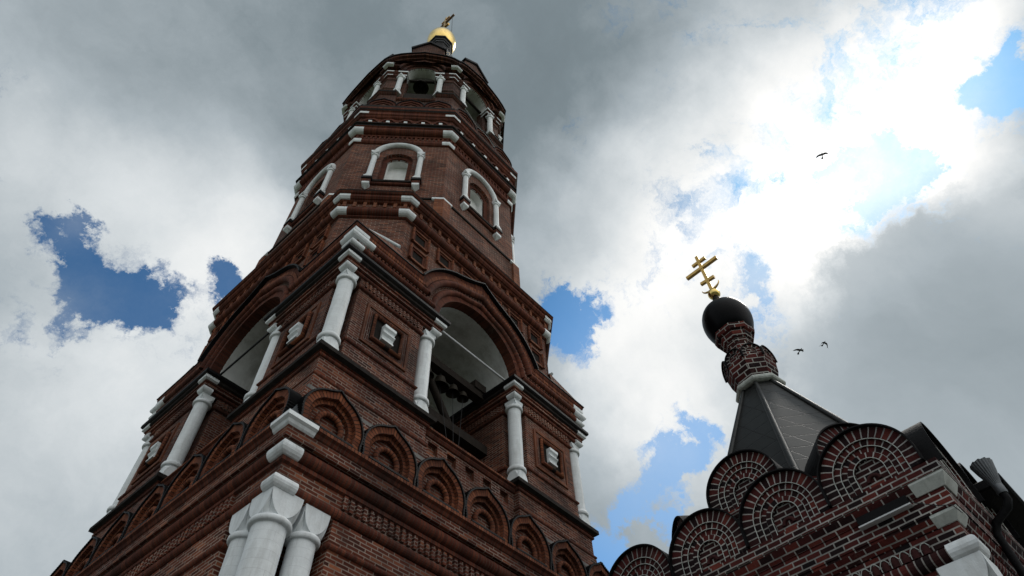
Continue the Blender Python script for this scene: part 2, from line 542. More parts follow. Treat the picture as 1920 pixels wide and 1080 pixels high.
def copy_tree(o, parent=None, loc=None, rz=None):
    c = o.copy(); C.objects.link(c); c.parent = parent
    if loc is not None: c.location = loc
    if rz is not None: c.rotation_euler = (0, 0, rz)
    for ch in list(o.children):
        copy_tree(ch, c)
    return c

class Frame:
    """A wall face: u runs to the right seen from outside, d outward from the axis, z up."""
    def __init__(self, rz=0.0, ox=0.0, oy=0.0):
        self.n = (sin(rz), -cos(rz)); self.u = (cos(rz), sin(rz)); self.o = (ox, oy)
    def p(self, u, d, z):
        return Vector((self.o[0] + self.n[0] * d + self.u[0] * u, self.o[1] + self.n[1] * d + self.u[1] * u, z))
F0 = Frame(0.0)

def arc(cw, cz, r, a0=-90, a1=90, n=8):
    return [(cw + r * cos(radians(a0 + (a1 - a0) * i / n)), cz + r * sin(radians(a0 + (a1 - a0) * i / n))) for i in range(n + 1)]

def square(w, cx=0, cy=0):
    return [(cx - w, cy - w), (cx + w, cy - w), (cx + w, cy + w), (cx - w, cy + w)]

def notched(w, k, cx=0, cy=0):
    a = w - k
    return [(cx + x, cy + y) for x, y in ((-a, -w), (a, -w), (a, -a), (w, -a), (w, a), (a, a), (a, w), (-a, w), (-a, a), (-w, a), (-w, -a), (-a, -a))]

def chamfered(w, b):
    q = b * w
    return [(-q, -w), (q, -w), (w, -q), (w, q), (q, w), (-q, w), (-w, q), (-w, -q)]

def octagon(r, az=0.0, cx=0, cy=0, n=8):
    return [(cx + r * cos(az + 2 * pi * i / n), cy + r * sin(az + 2 * pi * i / n)) for i in range(n)]

def miters(path, closed=True):
    n = len(path); out = []
    def nrm(a, b):
        dx, dy = b[0] - a[0], b[1] - a[1]; l = math.hypot(dx, dy)
        return (dy / l, -dx / l)
    for i in range(n):
        if closed or 0 < i < n - 1:
            n1 = nrm(path[i - 1], path[i]); n2 = nrm(path[i], path[(i + 1) % n])
            k = 1 + n1[0] * n2[0] + n1[1] * n2[1]
            out.append(((n1[0] + n2[0]) / k, (n1[1] + n2[1]) / k))
        elif i == 0:
            out.append(nrm(path[0], path[1]))
        else:
            out.append(nrm(path[-2], path[-1]))
    return out

def sweep(mb, path, prof, mats, closed=True, caps=False, ref=0.0):
    """Carry a profile [(offset, z)] round a plan path; offsets are measured from ref."""
    mt = miters(path, closed); n = len(path)
    def P(i, j):
        o = prof[j][0] - ref
        return Vector((path[i][0] + mt[i][0] * o, path[i][1] + mt[i][1] * o, prof[j][1]))
    np_ = len(prof)
    arcl = [0.0]
    for j in range(1, np_):
        arcl.append(arcl[-1] + math.hypot(prof[j][0] - prof[j - 1][0], prof[j][1] - prof[j - 1][1]))
    for i in range(n if closed else n - 1):
        k = (i + 1) % n
        dx, dy = path[k][0] - path[i][0], path[k][1] - path[i][1]; l = math.hypot(dx, dy); t = (dx / l, dy / l)
        for j in range(np_ - 1):
            mat = mats if isinstance(mats, str) else mats[j]
            if mat is None:
                continue
            q = [P(i, j), P(k, j), P(k, j + 1), P(i, j + 1)]
            us = [a.x * t[0] + a.y * t[1] for a in q]
            if mat in ALONG:
                vs = [arcl[j], arcl[j], arcl[j + 1], arcl[j + 1]]
            elif abs(prof[j + 1][1] - prof[j][1]) > abs(prof[j + 1][0] - prof[j][0]):
                vs = [a.z for a in q]
            else:
                vs = [prof[j][1] + prof[jj][0] for jj in (j, j, j + 1, j + 1)]
            mb.poly(q, mat, list(zip(us, vs)))
    if caps and not closed:
        m0 = mats if isinstance(mats, str) else mats[0]
        mb.poly([P(0, j) for j in range(np_)], m0)
        mb.poly([P(n - 1, j) for j in range(np_ - 1, -1, -1)], m0)

def corner_path(path, i, L, L2=None):
    """Three plan points wrapping corner i of a closed path, L along each side."""
    n = len(path); v = Vector(path[i]); a = Vector(path[i - 1]); b = Vector(path[(i + 1) % n])
    return [tuple(v + (a - v).normalized() * L), tuple(v), tuple(v + (b - v).normalized() * (L2 or L))]

def corner_block(name, parent, path, i, L, prof, mat='white', ref=0.0, L2=None):
    mb = MB()
    sweep(mb, corner_path(path, i, L, L2), prof, mat, closed=False, caps=True, ref=ref)
    return mb.build(name, parent)

def keel(R, zc, a0=0.0, a1=58.0, apex=None, n=14, m=5):
    r = []
    for i in range(n + 1):
        a = radians(a0 + (a1 - a0) * i / n)
        r.append((R * cos(a), zc + R * sin(a)))
    if apex is not None:
        p1 = r[-1]; c = (p1[0] * .42, p1[1] + (apex - p1[1]) * .42)
        for i in range(1, m + 1):
            t = i / m
            r.append(((1 - t) ** 2 * p1[0] + 2 * t * (1 - t) * c[0], (1 - t) ** 2 * p1[1] + 2 * t * (1 - t) * c[1] + t * t * apex))
    left = [(-u, z) for u, z in r]
    return left[:-1] + r[::-1] if r[-1][0] < 1e-6 else left + r[::-1]

def lens(c):
    s = [0.0]
    for a, b in zip(c, c[1:]):
        s.append(s[-1] + math.hypot(b[0] - a[0], b[1] - a[1]))
    return s

def band(mb, fr, co, ci, d1, d0, mat, outer=True, inner=True, front=True, edge_mat=None):
    so, si = lens(co), lens(ci)
    em = edge_mat or mat
    for i in range(len(co) - 1):
        sm0 = (so[i] + si[i]) / 2; sm1 = (so[i + 1] + si[i + 1]) / 2
        w0 = math.hypot(co[i][0] - ci[i][0], co[i][1] - ci[i][1])
        if front:
            mb.poly([fr.p(ci[i][0], d1, ci[i][1]), fr.p(ci[i + 1][0], d1, ci[i + 1][1]), fr.p(co[i + 1][0], d1, co[i + 1][1]), fr.p(co[i][0], d1, co[i][1])],
                    mat, [(sm0, 0), (sm1, 0), (sm1, w0), (sm0, w0)])
        if outer:
            mb.poly([fr.p(co[i][0], d1, co[i][1]), fr.p(co[i + 1][0], d1, co[i + 1][1]), fr.p(co[i + 1][0], d0, co[i + 1][1]), fr.p(co[i][0], d0, co[i][1])],
                    em, [(so[i], 0), (so[i + 1], 0), (so[i + 1], d1 - d0), (so[i], d1 - d0)])
        if inner:
            mb.poly([fr.p(ci[i][0], d0, ci[i][1]), fr.p(ci[i + 1][0], d0, ci[i + 1][1]), fr.p(ci[i + 1][0], d1, ci[i + 1][1]), fr.p(ci[i][0], d1, ci[i][1])],
                    em, [(si[i], 0), (si[i + 1], 0), (si[i + 1], d1 - d0), (si[i], d1 - d0)])

def fill(mb, fr, c, d, mat):
    mb.poly([fr.p(u, d, z) for u, z in c][::-1], mat)

def interp(c, u):
    """height of a left-to-right outline at u"""
    for a, b in zip(c, c[1:]):
        if a[0] <= u <= b[0]:
            t = 0 if b[0] == a[0] else (u - a[0]) / (b[0] - a[0])
            return a[1] + (b[1] - a[1]) * t
    return c[0][1] if u < c[0][0] else c[-1][1]

def wall_between(mb, fr, d, us, lo, hi, mat):
    us = sorted(set(round(u, 5) for u in us))
    for a, b in zip(us, us[1:]):
        la, lb, ha, hb = lo(a + 1e-6), lo(b - 1e-6), hi(a), hi(b)
        if ha - la < 1e-5 and hb - lb < 1e-5:
            continue
        mb.poly([fr.p(a, d, la), fr.p(b, d, lb), fr.p(b, d, hb), fr.p(a, d, ha)], mat)

def arch_hole_wall(mb, fr, d, u0, u1, z0, top, half, zbase, spring, mat, depth=None, rmat='plaster', n=20, sill=True):
    """Wall face with one round-arched opening centred on u=0; top is a height or a left-to-right outline. Reveal of given depth."""
    hi = (lambda u: top) if isinstance(top, (int, float)) else (lambda u: interp(top, u))
    cv = [(half * -cos(pi * i / n), spring + half * sin(pi * i / n)) for i in range(n + 1)]
    cv[0] = (-half, spring); cv[-1] = (half, spring)
    ext = [] if isinstance(top, (int, float)) else [p[0] for p in top if u0 < p[0] < u1]
    wall_between(mb, fr, d, [u0, -half] + [e for e in ext if e < -half], lambda u: z0, hi, mat)
    wall_between(mb, fr, d, [half, u1] + [e for e in ext if e > half], lambda u: z0, hi, mat)
    wall_between(mb, fr, d, [p[0] for p in cv] + [e for e in ext if -half < e < half], lambda u: interp(cv, u), hi, mat)
    if zbase > z0 + 1e-4:
        mb.poly([fr.p(-half, d, z0), fr.p(half, d, z0), fr.p(half, d, zbase), fr.p(-half, d, zbase)], mat)
    if depth:
        full = [(-half, zbase)] + cv + [(half, zbase)]
        for a, b in zip(full, full[1:]):
            if abs(a[0] - b[0]) + abs(a[1] - b[1]) < 1e-6: continue
            mb.poly([fr.p(a[0], d, a[1]), fr.p(a[0], d - depth, a[1]), fr.p(b[0], d - depth, b[1]), fr.p(b[0], d, b[1])], rmat)
        if sill:
            mb.poly([fr.p(-half, d, zbase), fr.p(half, d, zbase), fr.p(half, d - depth, zbase), fr.p(-half, d - depth, zbase)], rmat)
    return cv

def box(mb, fr, u0, u1, d0, d1, z0, z1, mat):
    p = fr.p
    mb.poly([p(u0, d1, z0), p(u1, d1, z0), p(u1, d1, z1), p(u0, d1, z1)], mat)
    mb.poly([p(u1, d0, z0), p(u0, d0, z0), p(u0, d0, z1), p(u1, d0, z1)], mat)
    mb.poly([p(u0, d0, z0), p(u0, d1, z0), p(u0, d1, z1), p(u0, d0, z1)], mat)
    mb.poly([p(u1, d1, z0), p(u1, d0, z0), p(u1, d0, z1), p(u1, d1, z1)], mat)
    mb.poly([p(u0, d1, z1), p(u1, d1, z1), p(u1, d0, z1), p(u0, d0, z1)], mat)
    mb.poly([p(u0, d0, z0), p(u1, d0, z0), p(u1, d1, z0), p(u0, d1, z0)], mat)

def tube(mb, pts, r, mat, seg=10, caps=True, closed=False):
    pts = [Vector(p) for p in pts]; n = len(pts); rows = []; uvs = []
    ref = None; s = 0.0
    for i in range(n):
        a = pts[i - 1] if (i > 0 or closed) else pts[i]; b = pts[(i + 1) % n] if (i < n - 1 or closed) else pts[i]
        t = (b - a).normalized()
        if ref is None:
            ref = t.orthogonal().normalized()
        ref = (ref - t * ref.dot(t)).normalized(); q = t.cross(ref)
        rad = r[i] if isinstance(r, (list, tuple)) else r
        rows.append([pts[i] + (ref * cos(2 * pi * k / seg) + q * sin(2 * pi * k / seg)) * rad for k in range(seg)])
        if i: s += (pts[i] - pts[i - 1]).length
        uvs.append([(s, 2 * pi * rad * k / seg) for k in range(seg + 1)])
    if closed:
        rows.append(rows[0]); uvs.append([(s + .1, a[1]) for a in uvs[0]])
    mb.grid(rows, mat, uvs, smooth=True, close=True)
    if caps and not closed:
        mb.poly(rows[0][::-1], mat); mb.poly(rows[-1], mat)

def lathe(mb, prof, mat, seg=24, cx=0, cy=0, smooth=True):
    rows = [[Vector((cx + r * cos(2 * pi * k / seg), cy + r * sin(2 * pi * k / seg), z)) for k in range(seg)] for r, z in prof]
    mb.grid(rows, mat, [[(2 * pi * max(r, .01) * k / seg, z) for k in range(seg + 1)] for r, z in prof], smooth, close=True)

def cushion(mb, r, h, z0, z1, mat, slab=0.0, K=9, m=6):
    """Cushion capital: round shaft (radius r, at z0) passing to a square block (half-width h, at z1).
    Each side is a flat half-round lunette; hollow spandrels rise to the four corners. With z1 below z0 it is a base."""
    cols = []
    for side in range(4):
        for k in range(-K, K):
            x = h * sin(pi / 2 * k / K)
            sq = sqrt(h * h + x * x)
            a = side * pi / 2 + math.atan2(x, h)
            tb = 1 - sqrt(max(0.0, 1 - (x / h) ** 2))
            col = []
            for i in range(m + 1):
                q = i / m
                rr = r + (sq - r) * q ** 1.5
                col.append((rr, tb * q))
            col += [(sq, tb + (1 - tb) * q) for q in (.5, 1.0)]
            cols.append([Vector((rr * cos(a), rr * sin(a), z0 + (z1 - z0) * t)) for rr, t in col])
    rows = [[c[i] for c in cols] for i in range(len(cols[0]))]
    if slab:
        rows.append([Vector((p.x, p.y, z1 + slab)) for p in rows[-1]])
    mb.grid(rows, mat, [[(.12, .08)] * (len(cols) + 1) for _ in rows], smooth=False, close=True)
    mb.poly(rows[-1], mat)

def column(name, parent, z0, z1, r, h, ring=1.24, base_h=None, cap_h=None, base=True, cap_top=0.0):
    """White column at the local origin: square foot, ring, shaft, ring, cushion capital."""
    bh = base_h or .30; ch = cap_h or .28
    mb = MB()
    n = 9
    za, zb = z0 + (bh if base else 0), z1 - ch
    prof = [(r * (1.0 - .03 * i / n) * (1 + .012 * sin(i * 2.3)), za + (zb - za) * i / n) for i in range(n + 1)]
    lathe(mb, prof, 'white', 28)
    o = mb.build(name, parent)
    cb = MB()
    lathe(cb, [(r * .96, zb - .10)] + [(r * (ring - .12) + r * .12 * cos(radians(a)), zb - .04 + .055 * sin(radians(a))) for a in range(-90, 91, 30)] + [(r * .96, zb + .02)], 'white', 28)
    cushion(cb, min(r, h) * .97, h, zb + .015, z1 - .01, 'white', slab=.01 + cap_top)
    cb.build('capital', o)
    if base:
        bb = MB()
        lathe(bb, [(r * .98, za - .02)] + [(r * (ring - .1) + r * .13 * cos(radians(a)), za + .04 + .06 * sin(radians(a))) for a in range(-90, 91, 30)] + [(r * .98, za + .11)], 'white', 28)
        cushion(bb, r * .98, max(h, r) * 1.02, za - .02, z0, 'white')
        bb.build('column_base', o)
    return o

# ------------------------------------------------------------------ ground
def build_ground():
    mb = MB(); mb.poly([(-1500, -1500, 0.05), (1500, -1500, 0.05), (1500, 1500, 0.05), (-1500, 1500, 0.05)], 'grass')
    tag(mb.build('ground'), kind='structure')
    mb = MB(); mb.poly([(-40, -40, 0.10), (40, -40, 0.10), (40, 40, 0.10), (-40, 40, 0.10)], 'paving')
    tag(mb.build('pavement'), kind='structure')
build_ground()

# ------------------------------------------------------------------ the bell tower
tower = empty('bell_tower', (0, 0, 0), 0, 'tall tiered red brick bell tower with white columns, open belfry arches and a gold dome', 'bell tower')
RZ = {'front': 0.0, 'left': -pi / 2, 'diagonal': -pi / 4, 'right_diagonal': pi / 4, 'left_diagonal': -3 * pi / 4, 'back': pi, 'far': pi / 2, 'back_diagonal': 3 * pi / 4}

# ---- lower tier
def build_lower_tier():
    mb = MB()
    base = notched(5.02, 1.28)
    p = [(5.02, 0.0), (5.02, 8.22)] + arc(5.03, 8.30, .06, -90, 90, 6) + [(5.04, 8.40), (5.04, 8.80)]
    sweep(mb, base, p, ['brick'] + ['brick'] + ['soldier'] * 6 + ['brick', 'brick'], ref=5.02)
    sq = square(5.0)
    prof = [(4.2, 8.80), (5.0, 8.80)] + arc(5.01, 8.93, .105, -90, 90, 8) + [(5.04, 9.04), (5.04, 9.34), (5.10, 9.37), (5.10, 9.45)] + arc(5.07, 9.60, .135, -90, 90, 10) + \
        [(5.24, 9.755), (5.24, 9.98), (5.27, 10.0), (5.30, 10.06), (5.36, 10.10), (5.36, 10.17)]
    mats = ['brick', 'brick'] + ['soldier'] * 8 + ['brick', 'brick', 'soldier', 'soldier', 'soldier'] + ['soldier'] * 10 + ['brick', 'brick', 'soldier', 'soldier', 'soldier', 'orange']
    prof += [(5.2, 10.18), (5.06, 10.20), (5.06, 11.20), (4.96, 11.28), (4.2, 11.32)]
    mats += ['soot_stone', 'soot_stone', 'brick', 'concrete', 'concrete']
    sweep(mb, sq, prof, mats[:len(prof) - 1], ref=5.0)
    # dentil bricks of the frieze on each face
    for rz in (0, -pi / 2, pi, pi / 2):
        fr = Frame(rz)
        n = 46
        for i in range(n):
            u = -3.62 + 7.24 * i / (n - 1)
            z0 = 9.055 + random.uniform(-.004, .004)
            box(mb, fr, u - .043, u + .043, 5.0, 5.10, z0, 9.33, 'brick')
    return mb.build('lower_tier', tower)
lower = build_lower_tier()
sq5 = square(5.0)
for i in (0, 1, 3):
    corner_block('corner_block', lower, sq5, i, .21, [(4.7, 8.80)] + arc(5.04, 8.935, .13, -90, 90, 8) + [(5.0, 9.07)], ref=5.0, L2=.34)
    corner_block('corner_block', lower, sq5, i, .28, [(5.0, 9.455)] + arc(5.075, 9.605, .148, -90, 90, 8) + [(5.0, 9.76)], ref=5.0, L2=.22)
    corner_block('corner_block', lower, sq5, i, .20, [(5.1, 9.975), (5.245, 9.975), (5.28, 10.005), (5.31, 10.055), (5.368, 10.09), (5.368, 10.18), (5.1, 10.18)], ref=5.0, L2=.31)
for (x, y, r, h) in ((-4.755, -4.755, .298, .315), (-4.10, -4.78, .243, .268), (-4.78, -4.10, .243, .268)):
    c = column('corner_column', tower, 0.1, 8.865, r, h, cap_h=.52, base_h=.5, cap_top=.0)
    c.location = (x, y, 0)

# ---- kokoshnik gables on the lower cornice
def make_kokoshnik():
    fr = F0; Z = 10.17
    def k(R, ap=1.15, a0=-16):
        c = [(u, z) for u, z in keel(R, .345, a0, 64, .345 + R * ap, n=16, m=4)]
        c = [(u, max(z, 0.0)) for u, z in c]
        return [(c[0][0], 0.0)] + c + [(c[-1][0], 0.0)]
    def lift(c): return [(u, z + Z) for u, z in c]
    mb = MB()
    c0, c1, c2, c3 = lift(k(.695)), lift(k(.54, 1.12)), lift(k(.44, 1.10)), lift(k(.29, 1.1))
    band(mb, fr, c0, c1, 5.31, 5.06, 'orange')
    band(mb, fr, c1, c2, 5.215, 5.06, 'orange')
    fill(mb, fr, c2, 5.125, 'brick')
    fill(mb, fr, [(u * .985, z) for u, z in c0], 5.08, 'brick')
    o = mb.build('kokoshnik_gable', tower)
    # inner horseshoe roll
    rb = MB()
    ring = [(u, z) for u, z in keel(.285, .22, -25, 90)]
    tube(rb, [fr.p(u, 5.20, max(z, -.02) + Z + .06) for u, z in ring], .060, 'orange', 8)
    rb.build('arch_roll', o)
    # ledge under the niche
    sb = MB(); box(sb, fr, -.53, .53, 5.10, 5.36, Z + .015, Z + .055, 'black_sheet'); sb.build('niche_sill', o)
    # scalloped dark metal edging
    eb = MB()
    fine = []
    cc = lift(k(.712))
    s = lens(cc); tot = s[-1]; m = 92
    for i in range(m + 1):
        t = tot * i / m
        for j in range(len(cc) - 1):
            if s[j] <= t <= s[j + 1] + 1e-9:
                f = 0 if s[j + 1] == s[j] else (t - s[j]) / (s[j + 1] - s[j]); fine.append((cc[j][0] + (cc[j + 1][0] - cc[j][0]) * f, cc[j][1] + (cc[j + 1][1] - cc[j][1]) * f)); break
    outer = []
    for i, (u, z) in enumerate(fine):
        a = fine[max(i - 1, 0)]; b = fine[min(i + 1, len(fine) - 1)]
        nx, nz = -(b[1] - a[1]), b[0] - a[0]; l = math.hypot(nx, nz) or 1
        q = .034 if i % 2 else .008
        outer.append((u + nx / l * q, z + nz / l * q))
    band(eb, fr, outer, lift_shrink(fine, .014), 5.355, 4.98, 'black_sheet')
    eb.build('metal_edging', o)
    return o
def lift_shrink(c, q):
    out = []
    for i, (u, z) in enumerate(c):
        a = c[max(i - 1, 0)]; b = c[min(i + 1, len(c) - 1)]
        nx, nz = -(b[1] - a[1]), b[0] - a[0]; l = math.hypot(nx, nz) or 1
        out.append((u - nx / l * q, z - nz / l * q))
    return out
kok = make_kokoshnik()
first = True
for rz in (0.0, -pi / 2):
    for i in range(7):
        u = -4.42 + 1.473 * i
        k = kok if first else copy_tree(kok, tower)
        first = False
        k.rotation_euler = (0, 0, rz)
        u += random.uniform(-.012, .012)
        k.location = (cos(rz) * u, sin(rz) * u, random.uniform(-.012, .006))
        k.scale = (1.0 + random.uniform(-.012, .012), 1.0, 1.0)

# lead-grey flashing at the corners behind the first gables
for sx, sy in ((-1, -1), (1, -1), (-1, 1)):
    fb = MB()
    a = Vector((sx * 5.31, sy * 5.31, 10.21)); b = Vector((sx * 5.30, sy * 5.12, 10.21)); c = Vector((sx * 5.12, sy * 5.30, 10.21)); t = Vector((sx * 5.0, sy * 5.0, 10.95))
    fb.poly([a, b, t], 'zinc'); fb.poly([a, t, c], 'zinc')
    fb.build('corner_flashing', lower)

# ---- belfry piers
CP = 3.27
def build_pier(sx, sy):
    cx, cy = sx * CP, sy * CP
    R0 = 1.58
    mb = MB()
    sq = square(R0, cx, cy); nt = notched(R0, .47, cx, cy)
    p = [(1.70, 11.30), (1.70, 11.40), (1.63, 11.44), (1.63, 11.80)] + arc(1.60, 11.86, .05, -90, 90, 6) + [(1.59, 11.92), (1.59, 12.40)] + arc(1.60, 12.455, .05, -90, 90, 6) + \
        [(1.66, 12.53), (1.70, 12.55), (1.76, 12.58), (1.76, 12.69), (1.58, 12.75)]
    m = ['concrete', 'concrete', 'brick'] + ['soldier'] * 7 + ['soldier', 'brick'] + ['soldier'] * 7 + ['soldier', 'soot_stone', 'soot_stone', 'soot_stone', 'soot_stone']
    sweep(mb, sq, p, m[:len(p) - 1], ref=R0)
    p = [(1.58, 12.72), (1.58, 13.33)] + arc(1.575, 13.40, .055, -90, 90, 6) + [(1.555, 13.47), (1.555, 15.42)] + arc(1.57, 15.48, .055, -90, 90, 6) + [(1.585, 15.55), (1.585, 15.86)]
    m = ['brick'] + ['soldier'] * 7 + ['soldier', 'brick'] + ['soldier'] * 7 + ['soldier', 'brick']
    sweep(mb, nt, p, m[:len(p) - 1], ref=R0)
    p = [(1.0, 15.82), (1.57, 15.82)] + arc(1.59, 15.885, .06, -90, 90, 6) + [(1.66, 15.95), (1.70, 15.97), (1.70, 16.05), (1.74, 16.07), (1.74, 16.12), (1.80, 16.16), (1.80, 16.24), (1.85, 16.27), (1.88, 16.31), (1.88, 16.40), (1.5, 16.52)]
    m = ['brick', 'brick'] + ['soldier'] * 6 + ['soldier', 'soldier', 'brick', 'soldier', 'brick', 'soot_stone', 'soot_stone', 'soot_stone', 'black_sheet', 'black_sheet', 'black_sheet']
    sweep(mb, sq, p, m[:len(p) - 1], ref=R0)
    # dentil bricks under the entablature, all four sides
    for rz in (0, -pi / 2, pi, pi / 2):
        fr = Frame(rz, cx, cy)
        for i in range(15):
            u = -.93 + 1.86 * i / 14
            box(mb, fr, u - .032, u + .032, 1.5, 1.625, 15.575, 15.79, 'brick')
    o = mb.build('belfry_pier', tower)
    for i in range(4):
        vx, vy = sq[i]
        if (vx > 3 and vy > -1.6) or (vy > 3 and vx > -1.6) or (abs(vx) < 2 and abs(vy) < 2):
            continue
        corner_block('corner_block', o, sq, i, .20, [(1.3, 15.765)] + arc(1.62, 15.865, .098, -90, 90, 8) + [(1.3, 15.967)], ref=R0)
        corner_block('corner_block', o, sq, i, .21, [(1.6, 16.115), (1.75, 16.115), (1.81, 16.15), (1.81, 16.265), (1.6, 16.265)], ref=R0)
    return o
def panel(parent, fr_rz, uc):
    """Stepped square panel with a roll frame and a white baluster block in it."""
    fr = Frame(fr_rz)
    D = CP + 1.555
    mb = MB()
    hz0, hz1 = 13.68, 15.10; w = .74
    u0, u1 = uc - w, uc + w
    zc = (hz0 + hz1) / 2
    def rect(h, k): return [(uc - h, zc - k), (uc - h, zc + k), (uc + h, zc + k), (uc + h, zc - k)]
    # projecting frame, one brick step, then a deep field
    co, ci = rect(.74, .71), rect(.66, .63)
    band(mb, fr, co + [co[0]], ci + [ci[0]], D + .05, D - .02, 'orange_wall')
    ci2 = rect(.52, .49)
    band(mb, fr, ci + [ci[0]], ci2 + [ci2[0]], D + .022, D - .1, 'brick')
    i3 = rect(.36, .35)
    mb.poly([fr.p(u, D + .006, z) for u, z in rect(.50, .47)][::-1], 'soot_stone')
    o = mb.build('panel_frame', parent)
    rb = MB()
    rr = rect(.455, .44)
    tube(rb, [fr.p(u, D + .07, z) for u, z in rr], .062, 'orange', 8, closed=True)
    rb.build('panel_roll', o)
    wb = MB()
    prof = [(.0, -.27), (.10, -.27), (.10, -.22), (.055, -.19), (.08, -.10), (.14, -.045), (.14, -.01), (.075, .03), (.10, .10), (.155, .15), (.155, .24), (.0, .24)]
    wbh = .185
    for a, b in zip(prof, prof[1:]):
        wb.poly([fr.p(uc - wbh, D + a[0] + .02, zc + a[1]), fr.p(uc + wbh, D + a[0] + .02, zc + a[1]), fr.p(uc + wbh, D + b[0] + .02, zc + b[1]), fr.p(uc - wbh, D + b[0] + .02, zc + b[1])], 'white')
    wb.poly([fr.p(uc - wbh, D + a + .02, zc + z) for a, z in prof], 'white')
    wb.poly([fr.p(uc + wbh, D + a + .02, zc + z) for a, z in prof[::-1]], 'white')
    wb.build('white_block', o)
    return o
piers = {}
for sx, sy in ((-1, -1), (1, -1), (-1, 1), (1, 1)):
    piers[(sx, sy)] = build_pier(sx, sy)
panel(piers[(-1, -1)], 0, -CP); panel(piers[(1, -1)], 0, CP)
panel(piers[(-1, -1)], -pi / 2, CP); panel(piers[(-1, 1)], -pi / 2, -CP)
CC = 1.405
colm = column('belfry_column', tower, 12.74, 15.765, .207, .198, base_h=.42, cap_h=.24, ring=1.30)
placed = False
for sx, sy in ((-1, -1), (1, -1), (-1, 1)):
    for dx, dy in ((-1, -1), (1, -1), (-1, 1), (1, 1)):
        x, y = sx * CP + dx * CC, sy * CP + dy * CC
        if (abs(x) < 2 and abs(y) < 2) or (x > 3 and y > -3) or (y > 3 and x > -3):
            continue
        c = copy_tree(colm, tower) if placed else colm
        placed = True
        c.location = (x, y, 0)

# ---- parapets between the piers
def build_parapet(rz):
    fr = Frame(rz); mb = MB()
    D = 4.70
    z0, z1 = 11.30, 12.36
    nic = [-1.28, -.64, 0.0, .64, 1.28]
    h = .155
    us = [-1.72] + [v for n in nic for v in (n - h, n + h)] + [1.72]
    za, zb = 11.93, 12.25
    mb.poly([fr.p(-1.72, D, z0), fr.p(1.72, D, z0), fr.p(1.72, D, za), fr.p(-1.72, D, za)], 'brick')
    mb.poly([fr.p(-1.72, D, zb), fr.p(1.72, D, zb), fr.p(1.72, D, z1), fr.p(-1.72, D, z1)], 'brick')
    for i in range(0, len(us) - 1, 2):
        mb.poly([fr.p(us[i], D, za), fr.p(us[i + 1], D, za), fr.p(us[i + 1], D, zb), fr.p(us[i], D, zb)], 'brick')
    for n in nic:
        co = [(n - h, za), (n - h, zb), (n + h, zb), (n + h, za), (n - h, za)]
        band(mb, fr, co, co, D, D - .16, 'orange_wall', outer=True, inner=False, front=False)
        fill(mb, fr, co[:-1], D - .12, 'brick')
    p = [(4.6, 12.34), (4.74, 12.36), (4.78, 12.42), (4.78, 12.46), (4.84, 12.49), (4.84, 12.54), (4.5, 12.58), (4.2, 12.56), (4.2, 11.3)]
    for a, b in zip(p, p[1:]):
        mt = 'orange' if b[1] > 12.5 and a[1] > 12.45 and a[0] > 4.7 else 'soldier'
        mb.poly([fr.p(-1.70, a[0], a[1]), fr.p(1.70, a[0], a[1]), fr.p(1.70, b[0], b[1]), fr.p(-1.70, b[0], b[1])], mt)
    return mb.build('parapet', tower)
build_parapet(0.0); build_parapet(-pi / 2); build_parapet(pi); build_parapet(pi / 2)
fb = MB(); fb.poly([(-4.4, -4.4, 11.45), (4.4, -4.4, 11.45), (4.4, 4.4, 11.45), (-4.4, 4.4, 11.45)], 'timber'); fb.build('belfry_floor', tower)

